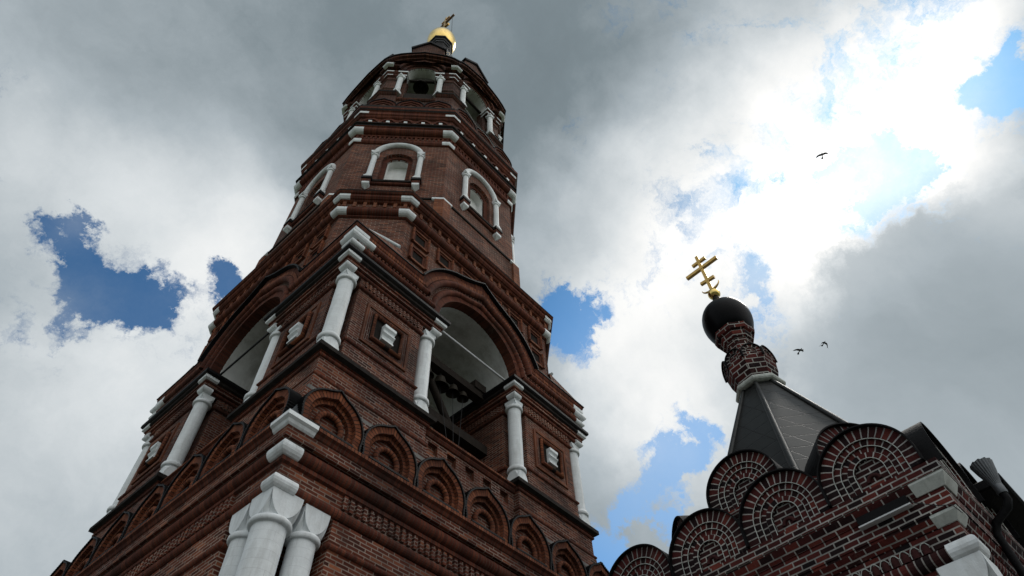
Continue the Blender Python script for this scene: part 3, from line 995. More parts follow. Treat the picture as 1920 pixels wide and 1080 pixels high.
# ---- upper square with the four great arches, and the lower octagon wall above it
AR, AZ = 1.73, 16.50
def build_arch_wall(rz, rich):
    fr = Frame(rz); mb = MB(); D = 4.95
    cv = arch_hole_wall(mb, fr, D, -3.50, 3.50, 16.42, 19.92, AR, 16.42, AZ, 'brick', depth=.0, n=28)
    for s in (-1, 1):
        a, b = sorted((s * 3.50, s * 4.95))
        mb.poly([fr.p(a, D, 16.42), fr.p(b, D, 16.42), fr.p(b, D, 17.60), fr.p(a, D, 17.60)], 'brick')
    # brick edge ring of the arch
    co, ci = keel(1.95, AZ, 0, 90, n=18), keel(AR, AZ, 0, 90, n=18)
    band(mb, fr, co, ci, D + .03, D - .30, 'soldier')
    o = mb.build('belfry_wall', tower)
    if not rich:
        return o
    ab = MB()
    def curve(R, zs, ap):
        a0 = math.degrees(math.asin((zs - AZ) / R))
        return keel(R, AZ, a0, 62, ap, n=18, m=5)
    t1 = curve(2.03, 16.74, 18.62); t2 = curve(2.36, 17.05, 19.03)
    tube(ab, [fr.p(u, 4.985, z) for u, z in t1], .10, 'soldier', 10)
    tube(ab, [fr.p(u, 5.03, z) for u, z in t2], .115, 'soldier', 10)
    # recessed ring with teeth between the rolls
    ra, rb_ = curve(2.10, 16.8, 18.70), curve(2.27, 16.98, 18.92)
    sa, sb_ = lens(ra), lens(rb_)
    nt = 46
    def at(c, s, t):
        t *= s[-1]
        for j in range(len(c) - 1):
            if t <= s[j + 1] + 1e-9:
                f = (t - s[j]) / ((s[j + 1] - s[j]) or 1); return (c[j][0] + (c[j + 1][0] - c[j][0]) * f, c[j][1] + (c[j + 1][1] - c[j][1]) * f)
        return c[-1]
    for i in range(nt):
        q = [at(ra, sa, (i + .0) / nt), at(ra, sa, (i + .55) / nt)]; w = [at(rb_, sb_, (i + .0) / nt), at(rb_, sb_, (i + .55) / nt)]
        band(ab, fr, w, q, 5.00, 4.90, 'brick')
    # outer slab and keel field
    s1, s2, s3 = curve(2.47, 17.2, 19.16), curve(2.60, 17.36, 19.34), curve(2.78, 17.5, 19.66)
    band(ab, fr, s2, s1, 5.09, 4.94, 'orange')
    band(ab, fr, s3, s2, 5.06, 4.94, 'soldier')
    ar = ab.build('archivolt', o)
    eb = MB()
    cc = curve(2.81, 17.54, 19.72); s = lens(cc); m = 110
    fine_ = [at(cc, s, i / m) for i in range(m + 1)]
    outer = []
    for i, (u, z) in enumerate(fine_):
        a = fine_[max(i - 1, 0)]; b = fine_[min(i + 1, m)]
        nx, nz = -(b[1] - a[1]), b[0] - a[0]; l = math.hypot(nx, nz)
        q = .030 if i % 2 else .008
        outer.append((u + nx / l * q, z + nz / l * q))
    band(eb, fr, outer, lift_shrink(fine_, .03), 5.20, 4.93, 'black_sheet')
    eb.build('metal_edging', o)
    return o
arch_walls = [build_arch_wall(0.0, True), build_arch_wall(-pi / 2, True), build_arch_wall(pi, False), build_arch_wall(pi / 2, False)]

# rolls, slab and tip of the square cornice, wrapping each corner up to the arches
sq495 = square(4.95)
def square_cornice(i):
    mb = MB()
    def seg(L, prof, mat):
        sweep(mb, corner_path(sq495, i, 4.95 - L), prof, mat, closed=False, caps=True, ref=4.95)
    seg(1.98, [(4.9, 16.63)] + arc(4.985, 16.74, .10, -90, 90, 8) + [(4.9, 16.85)], 'soldier')
    seg(2.30, [(4.9, 16.93)] + arc(5.03, 17.05, .115, -90, 90, 8) + [(4.9, 17.17)], 'soldier')
    seg(2.44, [(4.9, 17.20), (5.05, 17.20), (5.09, 17.26), (5.09, 17.36), (4.9, 17.36)], 'orange')
    seg(2.55, [(4.9, 17.36), (5.05, 17.36), (5.10, 17.43), (5.12, 17.50), (5.12, 17.54), (4.9, 17.56)], 'soldier')
    seg(2.62, [(4.9, 17.54), (5.15, 17.54), (5.15, 17.58), (4.9, 17.62)], 'black_sheet')
    # teeth between the two rolls
    path = corner_path(sq495, i, 4.95 - 2.05)
    for a, b in ((path[0], path[1]), (path[1], path[2])):
        dx, dy = b[0] - a[0], b[1] - a[1]; l = math.hypot(dx, dy); tx, ty = dx / l, dy / l; nx, ny = ty, -tx
        n = 22
        for k in range(n):
            s0 = l * (k + .2) / n; s1 = l * (k + .75) / n
            q = [(a[0] + tx * s + nx * o_, a[1] + ty * s + ny * o_) for s, o_ in ((s0, .0), (s0, .09), (s1, .09), (s1, .0))]
            for z0, z1 in ((16.86, 16.93),):
                mb.poly([(q[0][0], q[0][1], z0), (q[1][0], q[1][1], z0), (q[1][0], q[1][1], z1), (q[0][0], q[0][1], z1)], 'brick')
                mb.poly([(q[1][0], q[1][1], z0), (q[2][0], q[2][1], z0), (q[2][0], q[2][1], z1), (q[1][0], q[1][1], z1)], 'brick')
                mb.poly([(q[2][0], q[2][1], z0), (q[3][0], q[3][1], z0), (q[3][0], q[3][1], z1), (q[2][0], q[2][1], z1)], 'brick')
    o = mb.build('square_cornice', tower)
    corner_block('corner_block', o, sq495, i, .30, [(4.8, 16.615)] + arc(4.99, 16.74, .108, -90, 90, 8) + [(4.8, 16.865)], ref=4.95)
    corner_block('corner_block', o, sq495, i, .38, [(4.8, 16.915)] + arc(5.035, 17.05, .124, -90, 90, 8) + [(4.8, 17.185)], ref=4.95, L2=.58)
    corner_block('corner_block', o, sq495, i, .36, [(4.8, 17.192), (5.057, 17.192), (5.10, 17.255), (5.10, 17.37), (4.8, 17.37)], ref=4.95)
    # sloping corner roof running up to the chamfer of the octagon, with a metal capping
    v = Vector(sq495[i]); sx = 1 if v.x > 0 else -1; sy = 1 if v.y > 0 else -1
    tip = Vector((sx * 5.10, sy * 5.10, 17.60))
    A = Vector((sx * 5.04, sy * 3.42, 18.05)); B = Vector((sx * 3.42, sy * 5.04, 18.05)); T = Vector((sx * 4.20, sy * 4.20, 18.75))
    a0 = Vector((sx * 5.10, sy * 3.42, 17.60)); b0 = Vector((sx * 3.42, sy * 5.10, 17.60))
    rb = MB()
    rb.poly([tip, A, T], 'black_sheet'); rb.poly([tip, T, B], 'black_sheet')
    rb.poly([tip, a0, A], 'brick'); rb.poly([tip, B, b0], 'brick')
    ro = rb.build('corner_roof', o)
    cb = MB()
    ca = Vector((sx * 3.52, sy * 5.02, 18.10)); ct = Vector((sx * 4.27, sy * 4.27, 19.0)); w = Vector((sx, sy, 0)).normalized()
    for p, q in (((ct, ca),) if i != 0 else ((ct, ca),)):
        tube(cb, [p + w * .04, (p + q) / 2 + w * .05, q + w * .04], .06, 'white', 6)
        cb.poly([p + w * .03, q + w * .03, q + w * .03 - Vector((0, 0, .12)), p + w * .03 - Vector((0, 0, .3))], 'zinc')
    cb.build('roof_capping', o)
    return o
for i in range(4):
    square_cornice(i)

# vaults of the belfry
def build_vault():
    mb = MB()
    n = 26
    for rz in (0.0, -pi / 2, pi, pi / 2):
        fr = Frame(rz)
        cv = [(-AR * cos(pi * i / n), AZ + AR * sin(pi * i / n)) for i in range(n + 1)]
        rows = [[fr.p(u, d, z) for u, z in cv] for d in (4.66, 3.8, 2.9, AR)]
        mb.grid(rows, 'plaster', None, smooth=True)
        # plastered wall strips above the pier cornice
    g = 26
    rows = []
    for i in range(g + 1):
        x = -AR + 2 * AR * i / g
        rows.append([Vector((x, -AR + 2 * AR * j / g, AZ + max(sqrt(max(0, AR * AR - x * x)), sqrt(max(0, AR * AR - (-AR + 2 * AR * j / g) ** 2))))) for j in range(g + 1)])
    mb.grid(rows, 'plaster', None, smooth=True)
    return mb.build('vault', tower)
build_vault()
# iron tie rods and timber bell beams
for rz in (0.0, -pi / 2):
    fr = Frame(rz); tb = MB()
    tube(tb, [fr.p(-1.85, 4.70, 16.46), fr.p(1.85, 4.70, 16.46)], .034, 'pale_iron' if rz == 0 else 'iron', 8)  # front rod pale as if lit, side rod dark: light put into the colour
    tb.build('tie_rod', tower)
bb = MB(); box(bb, F0, -1.75, 1.75, 3.50, 3.80, 16.22, 16.50, 'timber'); box(bb, F0, 1.0, 1.5, 3.45, 3.85, 16.48, 16.78, 'timber'); bb.build('bell_beam', tower)
bb = MB(); box(bb, F0, -1.75, 1.75, 3.40, 3.70, 14.25, 14.55, 'timber'); bb.build('bell_beam', tower)
bb = MB(); tube(bb, [F0.p(-1.1, 3.6, 16.3), F0.p(.35, 3.55, 14.4)], .13, 'timber', 6); bb.build('brace', tower)

# ---- lower octagon: panels and cornice
oct1 = chamfered(5.0, .70)
def build_octagon():
    mb = MB()
    oc = chamfered(4.97, .70)
    for i in (1, 3, 5, 7):
        a = oc[i]; b = oc[(i + 1) % 8]
        mb.poly([(a[0], a[1], 17.5), (b[0], b[1], 17.5), (b[0], b[1], 19.92), (a[0], a[1], 19.92)], 'brick')
    p = [(4.97, 19.86), (5.03, 19.90), (5.03, 19.96)] + arc(5.02, 20.13, .165, -90, 90, 10) + [(5.10, 20.32), (5.10, 20.38), (5.04, 20.39), (5.04, 20.66), (5.12, 20.68), (5.16, 20.74), (5.20, 20.75), (5.26, 20.82), (5.26, 20.94), (5.31, 20.96), (5.35, 21.02), (5.36, 21.08), (4.85, 21.30)]
    m = ['soldier', 'soldier', 'soldier'] + ['soldier'] * 10 + ['soldier', 'soldier', 'brick', 'brick', 'orange', 'soldier', 'soldier', 'soldier', 'soldier', 'soldier', 'soldier', 'soot_stone', 'black_sheet']
    sweep(mb, oct1, p, m[:len(p) - 1], ref=5.0)
    # brackets under the slab
    n8 = len(oct1)
    for i in (7, 0, 1, 6, 2):
        a = Vector(oct1[i]); b = Vector(oct1[(i + 1) % 8]); L = (b - a).length; t = (b - a) / L; nn = Vector((t.y, -t.x))
        k = max(6, int(L / .42))
        for j in range(k + 1):
            s = .08 + (L - .16) * j / k
            for (w, d, z0, z1) in ((.055, .115, 20.39, 20.67), (.055, .075, 20.33, 20.40)):
                q = [a + t * (s - w) + nn * .03, a + t * (s - w) + nn * d, a + t * (s + w) + nn * d, a + t * (s + w) + nn * .03]
                for e in range(3):
                    mb.poly([(q[e].x, q[e].y, z0), (q[e + 1].x, q[e + 1].y, z0), (q[e + 1].x, q[e + 1].y, z1), (q[e].x, q[e].y, z1)], 'orange_wall')
                mb.poly([(v.x, v.y, z0) for v in q], 'orange_wall')
    o = mb.build('octagon_tier', tower)
    for i in (0, 1, 2, 7, 6, 5):
        corner_block('corner_block', o, oct1, i, .235, [(4.9, 19.955)] + arc(5.025, 20.13, .178, -90, 90, 9) + [(4.9, 20.31)], ref=5.0)
        corner_block('corner_block', o, oct1, i, .235, [(4.9, 20.735), (5.17, 20.735), (5.205, 20.745), (5.268, 20.815), (5.268, 20.95), (4.9, 20.95)], ref=5.0)
    return o
octo = build_octagon()
def make_small_panel():
    mb = MB(); D = 4.95
    def rect(h): return [(-h, -h), (-h, h), (h, h), (h, -h), (-h, -h)]
    band(mb, F0, rect(.355), rect(.285), D + .085, D, 'orange_wall')
    band(mb, F0, rect(.285), rect(.20), D + .045, D, 'soldier')
    fill(mb, F0, rect(.20)[:-1], D + .006, 'soot_stone')
    o = mb.build('recessed_panel', tower)
    for s in (-1, 1):
        rb = MB(); tube(rb, [F0.p(s * .33, D + .085, -.36), F0.p(s * .33, D + .085, .36)], .045, 'orange', 8); rb.build('panel_roll', o)
    return o
sp = make_small_panel(); used = False
for rz in (0.0, -pi / 2):
    for (u, z) in [(k, 19.38) for k in (-2.80, -1.72, -.64, .64, 1.72, 2.80)] + [(-2.80, 18.42), (2.80, 18.42)]:
        q = copy_tree(sp, tower) if used else sp
        used = True
        q.rotation_euler = (0, 0, rz); q.location = (cos(rz) * u, sin(rz) * u, z)

# ---- upper octagon with windows
B8 = tan = math.tan(pi / 8)
oct2 = chamfered(4.85, B8)
ocv = [chamfered(1.0, B8)]
def build_window_tier():
    mb = MB()
    p = [(4.98, 21.15), (4.98, 23.06), (5.03, 23.09), (5.03, 23.18), (4.97, 23.28), (4.85, 23.34)]
    sweep(mb, oct2, p, ['brick', 'soot_stone', 'soot_stone', 'soot_stone', 'soot_stone'], ref=4.85)
    hw = 4.85 * B8
    for k in range(8):
        rz = k * pi / 4
        fr = Frame(rz)
        if k in (0, 6, 7, 1, 5):
            arch_hole_wall(mb, fr, 4.85, -hw, hw, 23.30, 28.15, .62, 24.62, 26.62, 'brick', depth=.17, rmat='brick', n=20)
            # second, inner brick order and deep white reveal
            cvo = [(-.62, 24.62)] + keel(.62, 26.62, 0, 90, n=12) + [(.62, 24.62)]; cvi = [(-.43, 24.62)] + keel(.43, 26.62, 0, 90, n=12) + [(.43, 24.62)]
            band(mb, fr, cvo, cvi, 4.72, 4.60, 'soldier', outer=False)
            wv_ = MB()
        else:
            mb.poly([fr.p(-hw, 4.85, 23.3), fr.p(hw, 4.85, 23.3), fr.p(hw, 4.85, 28.15), fr.p(-hw, 4.85, 28.15)], 'brick')
    # quoins, thin cornice, dentils, great roll, frieze, slab
    p = [(4.85, 28.10), (4.92, 28.13), (4.97, 28.22), (4.97, 28.42), (4.90, 28.45), (4.90, 28.74), (4.96, 28.76), (4.96, 28.86)] + arc(4.95, 29.13, .225, -90, 90, 10) + \
        [(5.09, 29.40), (5.15, 29.46), (5.15, 29.58), (5.22, 29.62), (5.22, 29.70), (5.05, 29.74), (5.05, 30.46), (5.12, 30.50), (5.16, 30.56), (5.16, 30.64), (5.22, 30.70), (5.22, 30.95), (5.28, 31.0), (5.32, 31.12), (5.33, 31.30), (5.24, 31.36), (5.16, 31.95), (4.3, 32.05)]
    m = ['soldier'] * 4 + ['brick', 'soldier', 'soldier', 'soldier'] + ['soldier'] * 10 + ['soldier', 'soldier', 'black_sheet', 'soot_stone', 'soot_stone', 'brick', 'soldier', 'soldier', 'soldier', 'soldier', 'soldier', 'soldier', 'soldier', 'soot_stone', 'soldier', 'soot_stone', 'soot_stone']
    sweep(mb, oct2, p, (m + ['soldier', 'soot_stone', 'soot_stone', 'soot_stone', 'soot_stone'])[:len(p) - 1], ref=4.85)
    for k in (0, 6, 7, 1, 5):
        fr = Frame(k * pi / 4)
        for i in range(21):
            u = -1.95 + 3.9 * i / 20
            box(mb, fr, u - .045, u + .045, 4.88, 4.965, 28.47, 28.72, 'soldier')
        # blind arcade of the frieze
        for i in range(5):
            u = -1.58 + .79 * i
            co, ci = [(u + a, z) for a, z in keel(.36, 30.06, 0, 90, n=8)], [(u + a, z) for a, z in keel(.24, 30.06, 0, 90, n=8)]
            band(mb, fr, co, ci, 5.115, 5.0, 'soldier')
            box(mb, fr, u + .30, u + .48, 5.0, 5.11, 29.76, 30.08, 'brick')
    o = mb.build('window_tier', tower)
    for i in (0, 1, 2, 7, 6, 5):
        corner_block('corner_block', o, oct2, i, .27, [(4.8, 28.16), (4.94, 28.16), (4.982, 28.23), (4.982, 28.41), (4.8, 28.41)], ref=4.85)
        corner_block('corner_block', o, oct2, i, .27, [(4.8, 28.885)] + arc(4.955, 29.13, .235, -90, 90, 9) + [(4.8, 29.38)], ref=4.85)
        corner_block('corner_block', o, oct2, i, .25, [(4.9, 30.70), (5.20, 30.71), (5.232, 30.74), (5.232, 30.93), (4.9, 30.93)], ref=4.85)
        corner_block('corner_block', o, oct2, i, .36, [(4.8, 23.05), (4.99, 23.05), (5.05, 23.09), (5.05, 23.19), (4.98, 23.30), (4.8, 23.36)], ref=4.85)
        # little brick buttress under the plinth corner
        bm = MB(); sweep(bm, corner_path(oct2, i, .26), [(4.9, 21.2), (5.07, 21.2), (5.07, 23.02), (4.9, 23.06)], 'orange_wall', closed=False, caps=True, ref=4.85); bm.build('corner_buttress', o)
    # small white stones along the frieze
    wb = None
    for k in (0, 6, 7):
        fr = Frame(k * pi / 4)
        for i in range(5):
            u = -1.58 + .79 * i
            if wb is None:
                wb = MB(); box(wb, F0, -.075, .075, 5.04, 5.19, 29.82, 29.99, 'white'); w0 = wb.build('frieze_stone', o); q = w0
            else:
                q = copy_tree(w0, o)
            rz = k * pi / 4
            q.rotation_euler = (0, 0, rz); q.location = (cos(rz) * u, sin(rz) * u, 0)
    return o
wtier = build_window_tier()

def make_window():
    o = empty('window'); o.parent = tower
    fr = F0
    rb = MB()
    half, zb, zs = .43, 24.62, 26.62
    full = [(-half, zb)] + keel(half, zs, 0, 90, n=14) + [(half, zb)]
    rows = [[fr.p(u, d, z) for u, z in full] for d in (4.66, 4.30)]
    rb.grid(rows, 'bright_plaster', None, smooth=False)
    fill(rb, fr, full, 4.30, 'bright_plaster')
    rb.poly([fr.p(-half, 4.7, zb), fr.p(half, 4.7, zb), fr.p(half, 4.30, zb), fr.p(-half, 4.30, zb)], 'bright_plaster')
    rb.build('white_reveal', o)
    hb = MB()
    arch = [(u, z) for u, z in keel(.945, 27.03, 0, 90, n=18)]
    tube(hb, [fr.p(u, 4.90, z) for u, z in arch], .125, 'white', 12)
    hb.build('hood_arch', o)
    for s in (-1, 1):
        c = column('window_column', o, 24.66, 27.02, .115, .16, base_h=.16, cap_h=.22, ring=1.35)
        for q in [c]:
            q.location = tuple(fr.p(s * .945, 4.93, 0))
        bb_ = MB(); box(bb_, fr, s * .945 - .20, s * .945 + .20, 4.80, 5.10, 24.50, 24.66, 'black_sheet'); box(bb_, fr, s * .945 - .16, s * .945 + .16, 4.80, 5.06, 24.27, 24.50, 'soldier'); bb_.build('bracket', o)
        wb_ = MB()
        x0 = s * .945
        b4 = [fr.p(x0 - .14, 4.8, 24.27), fr.p(x0 + .14, 4.8, 24.27), fr.p(x0 + .14, 5.06, 24.27), fr.p(x0 - .14, 5.06, 24.27)]
        m4 = [v - Vector((0, 0, .13)) for v in b4]; ap = fr.p(x0, 4.86, 23.95)
        for e in range(4):
            wb_.poly([b4[e], b4[(e + 1) % 4], m4[(e + 1) % 4], m4[e]], 'white'); wb_.poly([m4[e], m4[(e + 1) % 4], ap], 'white')
        wb_.build('drop_stone', o)
    sb = MB(); tube(sb, [fr.p(-.80, 4.88, 24.40), fr.p(.80, 4.88, 24.40)], .085, 'soldier', 8); box(sb, fr, -.75, .75, 4.8, 4.98, 24.48, 24.60, 'soot_stone'); sb.build('window_sill', o)
    return o
win = make_window()
for k, nm in ((7, 'd'), (6, 'l'), (1, 'r'), (5, 'b')):
    copy_tree(win, tower, rz=k * pi / 4)

# ---- kokoshnik row below the upper belfry
def make_low_gable():
    mb = MB(); Z = 31.98
    def kk(R, ap): 
        c = keel(R, .10, 0, 58, .10 + R * ap, n=12, m=3)
        return [(c[0][0], 0.0)] + c + [(c[-1][0], 0.0)]
    up_ = lambda c: [(u, z + Z) for u, z in c]
    c0, c1, c2 = up_(kk(.64, 1.22)), up_(kk(.50, 1.2)), up_(kk(.36, 1.15))
    band(mb, F0, c0, c1, 5.12, 4.7, 'soldier'); band(mb, F0, c1, c2, 5.07, 4.9, 'soldier'); fill(mb, F0, c2, 5.02, 'brick')
    o = mb.build('kokoshnik_gable', tower)
    eb = MB(); band(eb, F0, up_(kk(.675, 1.24)), up_(kk(.642, 1.22)), 5.17, 4.6, 'black_sheet'); eb.build('metal_edging', o)
    return o
lg = make_low_gable(); used = False
for k in (7, 0, 6, 1, 5):
    for i in (-1, 0, 1):
        rz = k * pi / 4; u = 1.32 * i
        q = copy_tree(lg, tower) if used else lg
        used = True
        q.rotation_euler = (0, 0, rz); q.location = (cos(rz) * u, sin(rz) * u, 0)

# ---- upper belfry
def build_upper_belfry():
    D = 4.45
    hw = D * B8
    oc = chamfered(D, B8)
    mb = MB()
    # parapet ring between the piers
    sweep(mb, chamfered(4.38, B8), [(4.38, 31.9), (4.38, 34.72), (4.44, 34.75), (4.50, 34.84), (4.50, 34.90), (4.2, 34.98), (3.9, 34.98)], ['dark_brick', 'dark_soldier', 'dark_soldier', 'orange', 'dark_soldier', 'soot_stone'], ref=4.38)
    o = mb.build('upper_parapet', tower)
    outline = [(-2.02, 40.18), (-1.75, 40.62), (-1.35, 40.98), (-.85, 41.22), (-.35, 41.38), (0, 41.50), (.35, 41.38), (.85, 41.22), (1.35, 40.98), (1.75, 40.62), (2.02, 40.18)]
    for k in range(8):
        rz = k * pi / 4; fr = Frame(rz)
        wb = MB()
        sc = hw / 2.02
        inner_outline = [(u * sc, z - .22) for u, z in outline]
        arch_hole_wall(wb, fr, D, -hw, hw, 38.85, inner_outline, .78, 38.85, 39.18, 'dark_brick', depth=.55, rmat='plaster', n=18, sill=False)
        co, ci = keel(.95, 39.18, 0, 90, n=12), keel(.78, 39.18, 0, 90, n=12)
        band(wb, fr, co, ci, D + .03, D - .12, 'dark_soldier')
        w = wb.build('belfry_arch', tower)
        if k in (7, 0, 6, 1, 5):
            ab = MB()
            for R, ap, d1, mt in ((1.12, 40.50, .10, 'dark_soldier'), (1.42, 40.92, .20, 'dark_soldier')):
                pts = keel(R, 39.30, 0, 62, ap, n=12, m=4)
                pin = keel(R - .16, 39.30, 0, 62, ap - .19, n=12, m=4)
                band(ab, fr, pts, pin, D + d1, D - .05, mt)
            ab.build('archivolt', w)
        gb = MB()
        q0 = [(u, z - .02) for u, z in outline]; q1 = [(u * .985, z - .24) for u, z in outline]; q2 = [(u * .96, z - .42) for u, z in outline]
        band(gb, fr, q1, q2, 4.72, 4.40, 'dark_soldier'); band(gb, fr, q0, q1, 4.88, 4.40, 'dark_soldier')
        tp = [(u * 1.02, z + .04) for u, z in outline]
        rows = [[fr.p(u * s, d, z + dz) for u, z in tp] for d, s, dz in ((4.96, 1.0, 0), (3.6, .74, .25))]
        gb.grid(rows, 'black_sheet', None, smooth=False)
        band(gb, fr, tp, q0, 4.96, 4.80, 'black_sheet')
        gb.build('arched_gable', w)
    # corner piers
    for i in range(8):
        pb = MB()
        def L(d): return D * B8 - d
        path = lambda half: corner_path(oc, i, hw - half)
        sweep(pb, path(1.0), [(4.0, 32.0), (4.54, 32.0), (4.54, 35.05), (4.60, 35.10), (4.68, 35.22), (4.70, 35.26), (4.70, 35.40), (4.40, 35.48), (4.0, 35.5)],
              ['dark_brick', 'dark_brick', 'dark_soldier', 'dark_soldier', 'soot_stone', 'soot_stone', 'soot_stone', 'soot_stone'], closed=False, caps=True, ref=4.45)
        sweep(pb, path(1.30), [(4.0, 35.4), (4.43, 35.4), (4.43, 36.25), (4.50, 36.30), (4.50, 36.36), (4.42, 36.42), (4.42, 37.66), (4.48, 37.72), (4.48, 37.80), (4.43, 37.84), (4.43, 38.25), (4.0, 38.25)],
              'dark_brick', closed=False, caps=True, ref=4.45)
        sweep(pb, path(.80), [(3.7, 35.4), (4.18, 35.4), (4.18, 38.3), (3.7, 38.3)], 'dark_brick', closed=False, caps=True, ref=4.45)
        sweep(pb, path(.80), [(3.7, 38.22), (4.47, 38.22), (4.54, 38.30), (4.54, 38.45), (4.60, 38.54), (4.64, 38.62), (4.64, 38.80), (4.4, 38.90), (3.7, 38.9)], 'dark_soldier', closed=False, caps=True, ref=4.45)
        sweep(pb, path(1.32), [(4.3, 39.30), (4.62, 39.32)] + arc(4.66, 39.45, .11, -90, 90, 6) + [(4.3, 39.62)], 'dark_soldier', closed=False, caps=True, ref=4.45)
        p = pb.build('octagon_pier', tower)
        if i in (0, 1, 7, 6, 5, 2):
            imp = [(4.46, 38.30), (4.50, 38.30), (4.548, 38.34), (4.548, 38.42), (4.3, 38.42)]
            imp2 = [(4.55, 38.60), (4.61, 38.60), (4.647, 38.65), (4.647, 38.75), (4.3, 38.75)]
            corner_block('corner_block', p, oc, i, .27, imp, ref=4.45); corner_block('corner_block', p, oc, i, .30, imp2, ref=4.45)
            corner_block('corner_block', p, oc, i, .20, [(4.68, 39.33)] + arc(4.76, 39.46, .115, -90, 90, 8) + [(4.68, 39.59)], ref=4.45)
            # impost returns over the columns
            for s, fr in ((1, Frame(i * 0)),):
                pass
    # white impost blocks beside each opening, and the small columns under them
    first_c = None
    for k in (7, 0, 6, 1, 5):
        rz = k * pi / 4; fr = Frame(rz)
        for s in (-1, 1):
            ib = MB()
            a, b = sorted((s * .79, s * 1.27))
            box(ib, fr, a, b, 4.05, 4.548, 38.28, 38.42, 'white'); 
            a, b = sorted((s * .74, s * 1.30)); box(ib, fr, a, b, 4.05, 4.65, 38.60, 38.75, 'white')
            ib.build('impost', o)
            if first_c is None:
                first_c = column('belfry_column', tower, 35.48, 38.20, .155, .19, base_h=.26, cap_h=.22, ring=1.3); c = first_c
            else:
                c = copy_tree(first_c, tower)
            c.location = tuple(fr.p(s * 1.10, 4.47, 0))
    # ceiling and floor
    cb = MB(); pts = [(x, y, 40.05) for x, y in chamfered(4.4, B8)]; cb.poly(pts, 'plaster')
    cb.build('belfry_ceiling', tower)
    cb = MB(); pts = [(x, y, 34.6) for x, y in chamfered(4.3, B8)]; cb.poly(pts, 'timber'); cb.build('belfry_floor', tower)
    for k in (7, 0, 6):
        fr = Frame(k * pi / 4); bb = MB(); box(bb, fr, -.9, .9, 3.98, 4.12, 38.78, 38.92, 'timber'); bb.build('bell_beam', tower)
        bb = MB(); box(bb, fr, -.76, .76, 3.4, 4.15, 34.6, 36.55, 'timber'); bb.build('timber_deck', tower)
    return o
build_upper_belfry()

# ---- dormers, tent roof, drum, dome and cross
rb = MB()
sweep(rb, chamfered(4.4, B8), [(4.75, 40.2), (4.3, 41.2), (3.5, 42.0), (3.4, 43.2), (.75, 57.6)], ['black_sheet', 'black_sheet', 'black_sheet', 'sheet_roof'], ref=4.4)
rb.build('tent_roof', tower)
def make_dormer():
    mb = MB(); D = 4.28
    out = [(-1.02, 41.0), (-1.02, 44.45), (0, 45.75), (1.02, 44.45), (1.02, 41.0)]
    fill(mb, F0, out, D, 'dark_brick')
    mb.poly([F0.p(-1.02, D, 41), F0.p(-1.02, D, 44.45), F0.p(-1.02, 3.0, 44.45), F0.p(-1.02, 3.0, 41)], 'dark_brick')
    mb.poly([F0.p(1.02, D, 41), F0.p(1.02, 3.0, 41), F0.p(1.02, 3.0, 44.45), F0.p(1.02, D, 44.45)], 'dark_brick')
    for z in (42.2, 43.3):
        box(mb, F0, -1.0, 1.0, D - .1, D + .06, z, z + .12, 'dark_soldier')
    o = mb.build('dormer', tower)
    eb = MB()
    a = [(-1.12, 44.42), (0, 45.88), (1.12, 44.42)]; b = [(-1.06, 44.22), (0, 45.62), (1.06, 44.22)]
    band(eb, F0, a, b, D + .12, 2.2, 'black_sheet')
    eb.build('gable_roof', o)
    return o
dm = make_dormer()
for k in range(1, 8):
    copy_tree(dm, tower, rz=k * pi / 4)
nb = MB()
sweep(nb, chamfered(.72, B8), [(.70, 57.2), (.70, 59.5), (.78, 59.6), (.78, 59.75), (.86, 59.85), (.92, 60.0), (.92, 60.12), (1.02, 60.2), (1.02, 60.45), (.9, 60.5)],
      ['black_sheet', 'black_sheet', 'zinc', 'black_sheet', 'iron', 'black_sheet', 'black_sheet', 'black_sheet', 'black_sheet'], ref=.72)
nk = nb.build('dome_neck', tower, (-.17, .11, -.55))
db = MB()
prof = [(.93, 60.42), (1.08, 60.7), (1.21, 61.1), (1.28, 61.6), (1.28, 62.0), (1.20, 62.55), (1.04, 63.05), (.80, 63.5), (.55, 63.85), (.34, 64.2), (.2, 64.6), (.12, 65.1), (.08, 65.5)]
sm = []
for a, b, c, d in zip([prof[0]] + prof[:-1], prof, prof[1:], prof[2:] + [prof[-1]]):
    for t in (0, .33, .66):
        f = lambda i: .5 * (2 * b[i] + (c[i] - a[i]) * t + (2 * a[i] - 5 * b[i] + 4 * c[i] - d[i]) * t * t + (3 * b[i] - a[i] - 3 * c[i] + d[i]) * t ** 3)
        sm.append((f(0), f(1)))
lathe(db, sm + [prof[-1]], 'gold', 48)
dome = db.build('dome', tower, (-.17, .11, -.55))
def bar(mb, p0, p1, w, t, mat, nrm):
    p0, p1, nrm = Vector(p0), Vector(p1), Vector(nrm).normalized()
    ax = (p1 - p0).normalized(); sd_ = ax.cross(nrm).normalized()
    q = lambda p, a, b: p + sd_ * (a * w / 2) + nrm * (b * t / 2)
    c = [(-1, -1), (1, -1), (1, 1), (-1, 1)]
    r0 = [q(p0, *k) for k in c]; r1 = [q(p1, *k) for k in c]
    for i in range(4):
        mb.poly([r0[i], r0[(i + 1) % 4], r1[(i + 1) % 4], r1[i]], mat)
    mb.poly(r0[::-1], mat); mb.poly(r1, mat)
cb = MB()
bar(cb, (0, 0, 65.3), (0, 0, 70.6), .20, .20, 'aged_gold', (1, 0, 0))
bar(cb, (0, -1.18, 68.7), (0, 1.18, 68.7), .22, .20, 'cross_back', (1, 0, 0))
bar(cb, (0, -.55, 69.7), (0, .55, 69.7), .20, .20, 'aged_gold', (1, 0, 0))
bar(cb, (0, -.55, 66.95), (0, .55, 67.45), .20, .20, 'aged_gold', (1, 0, 0))
cr_ = cb.build('dome_cross', dome)
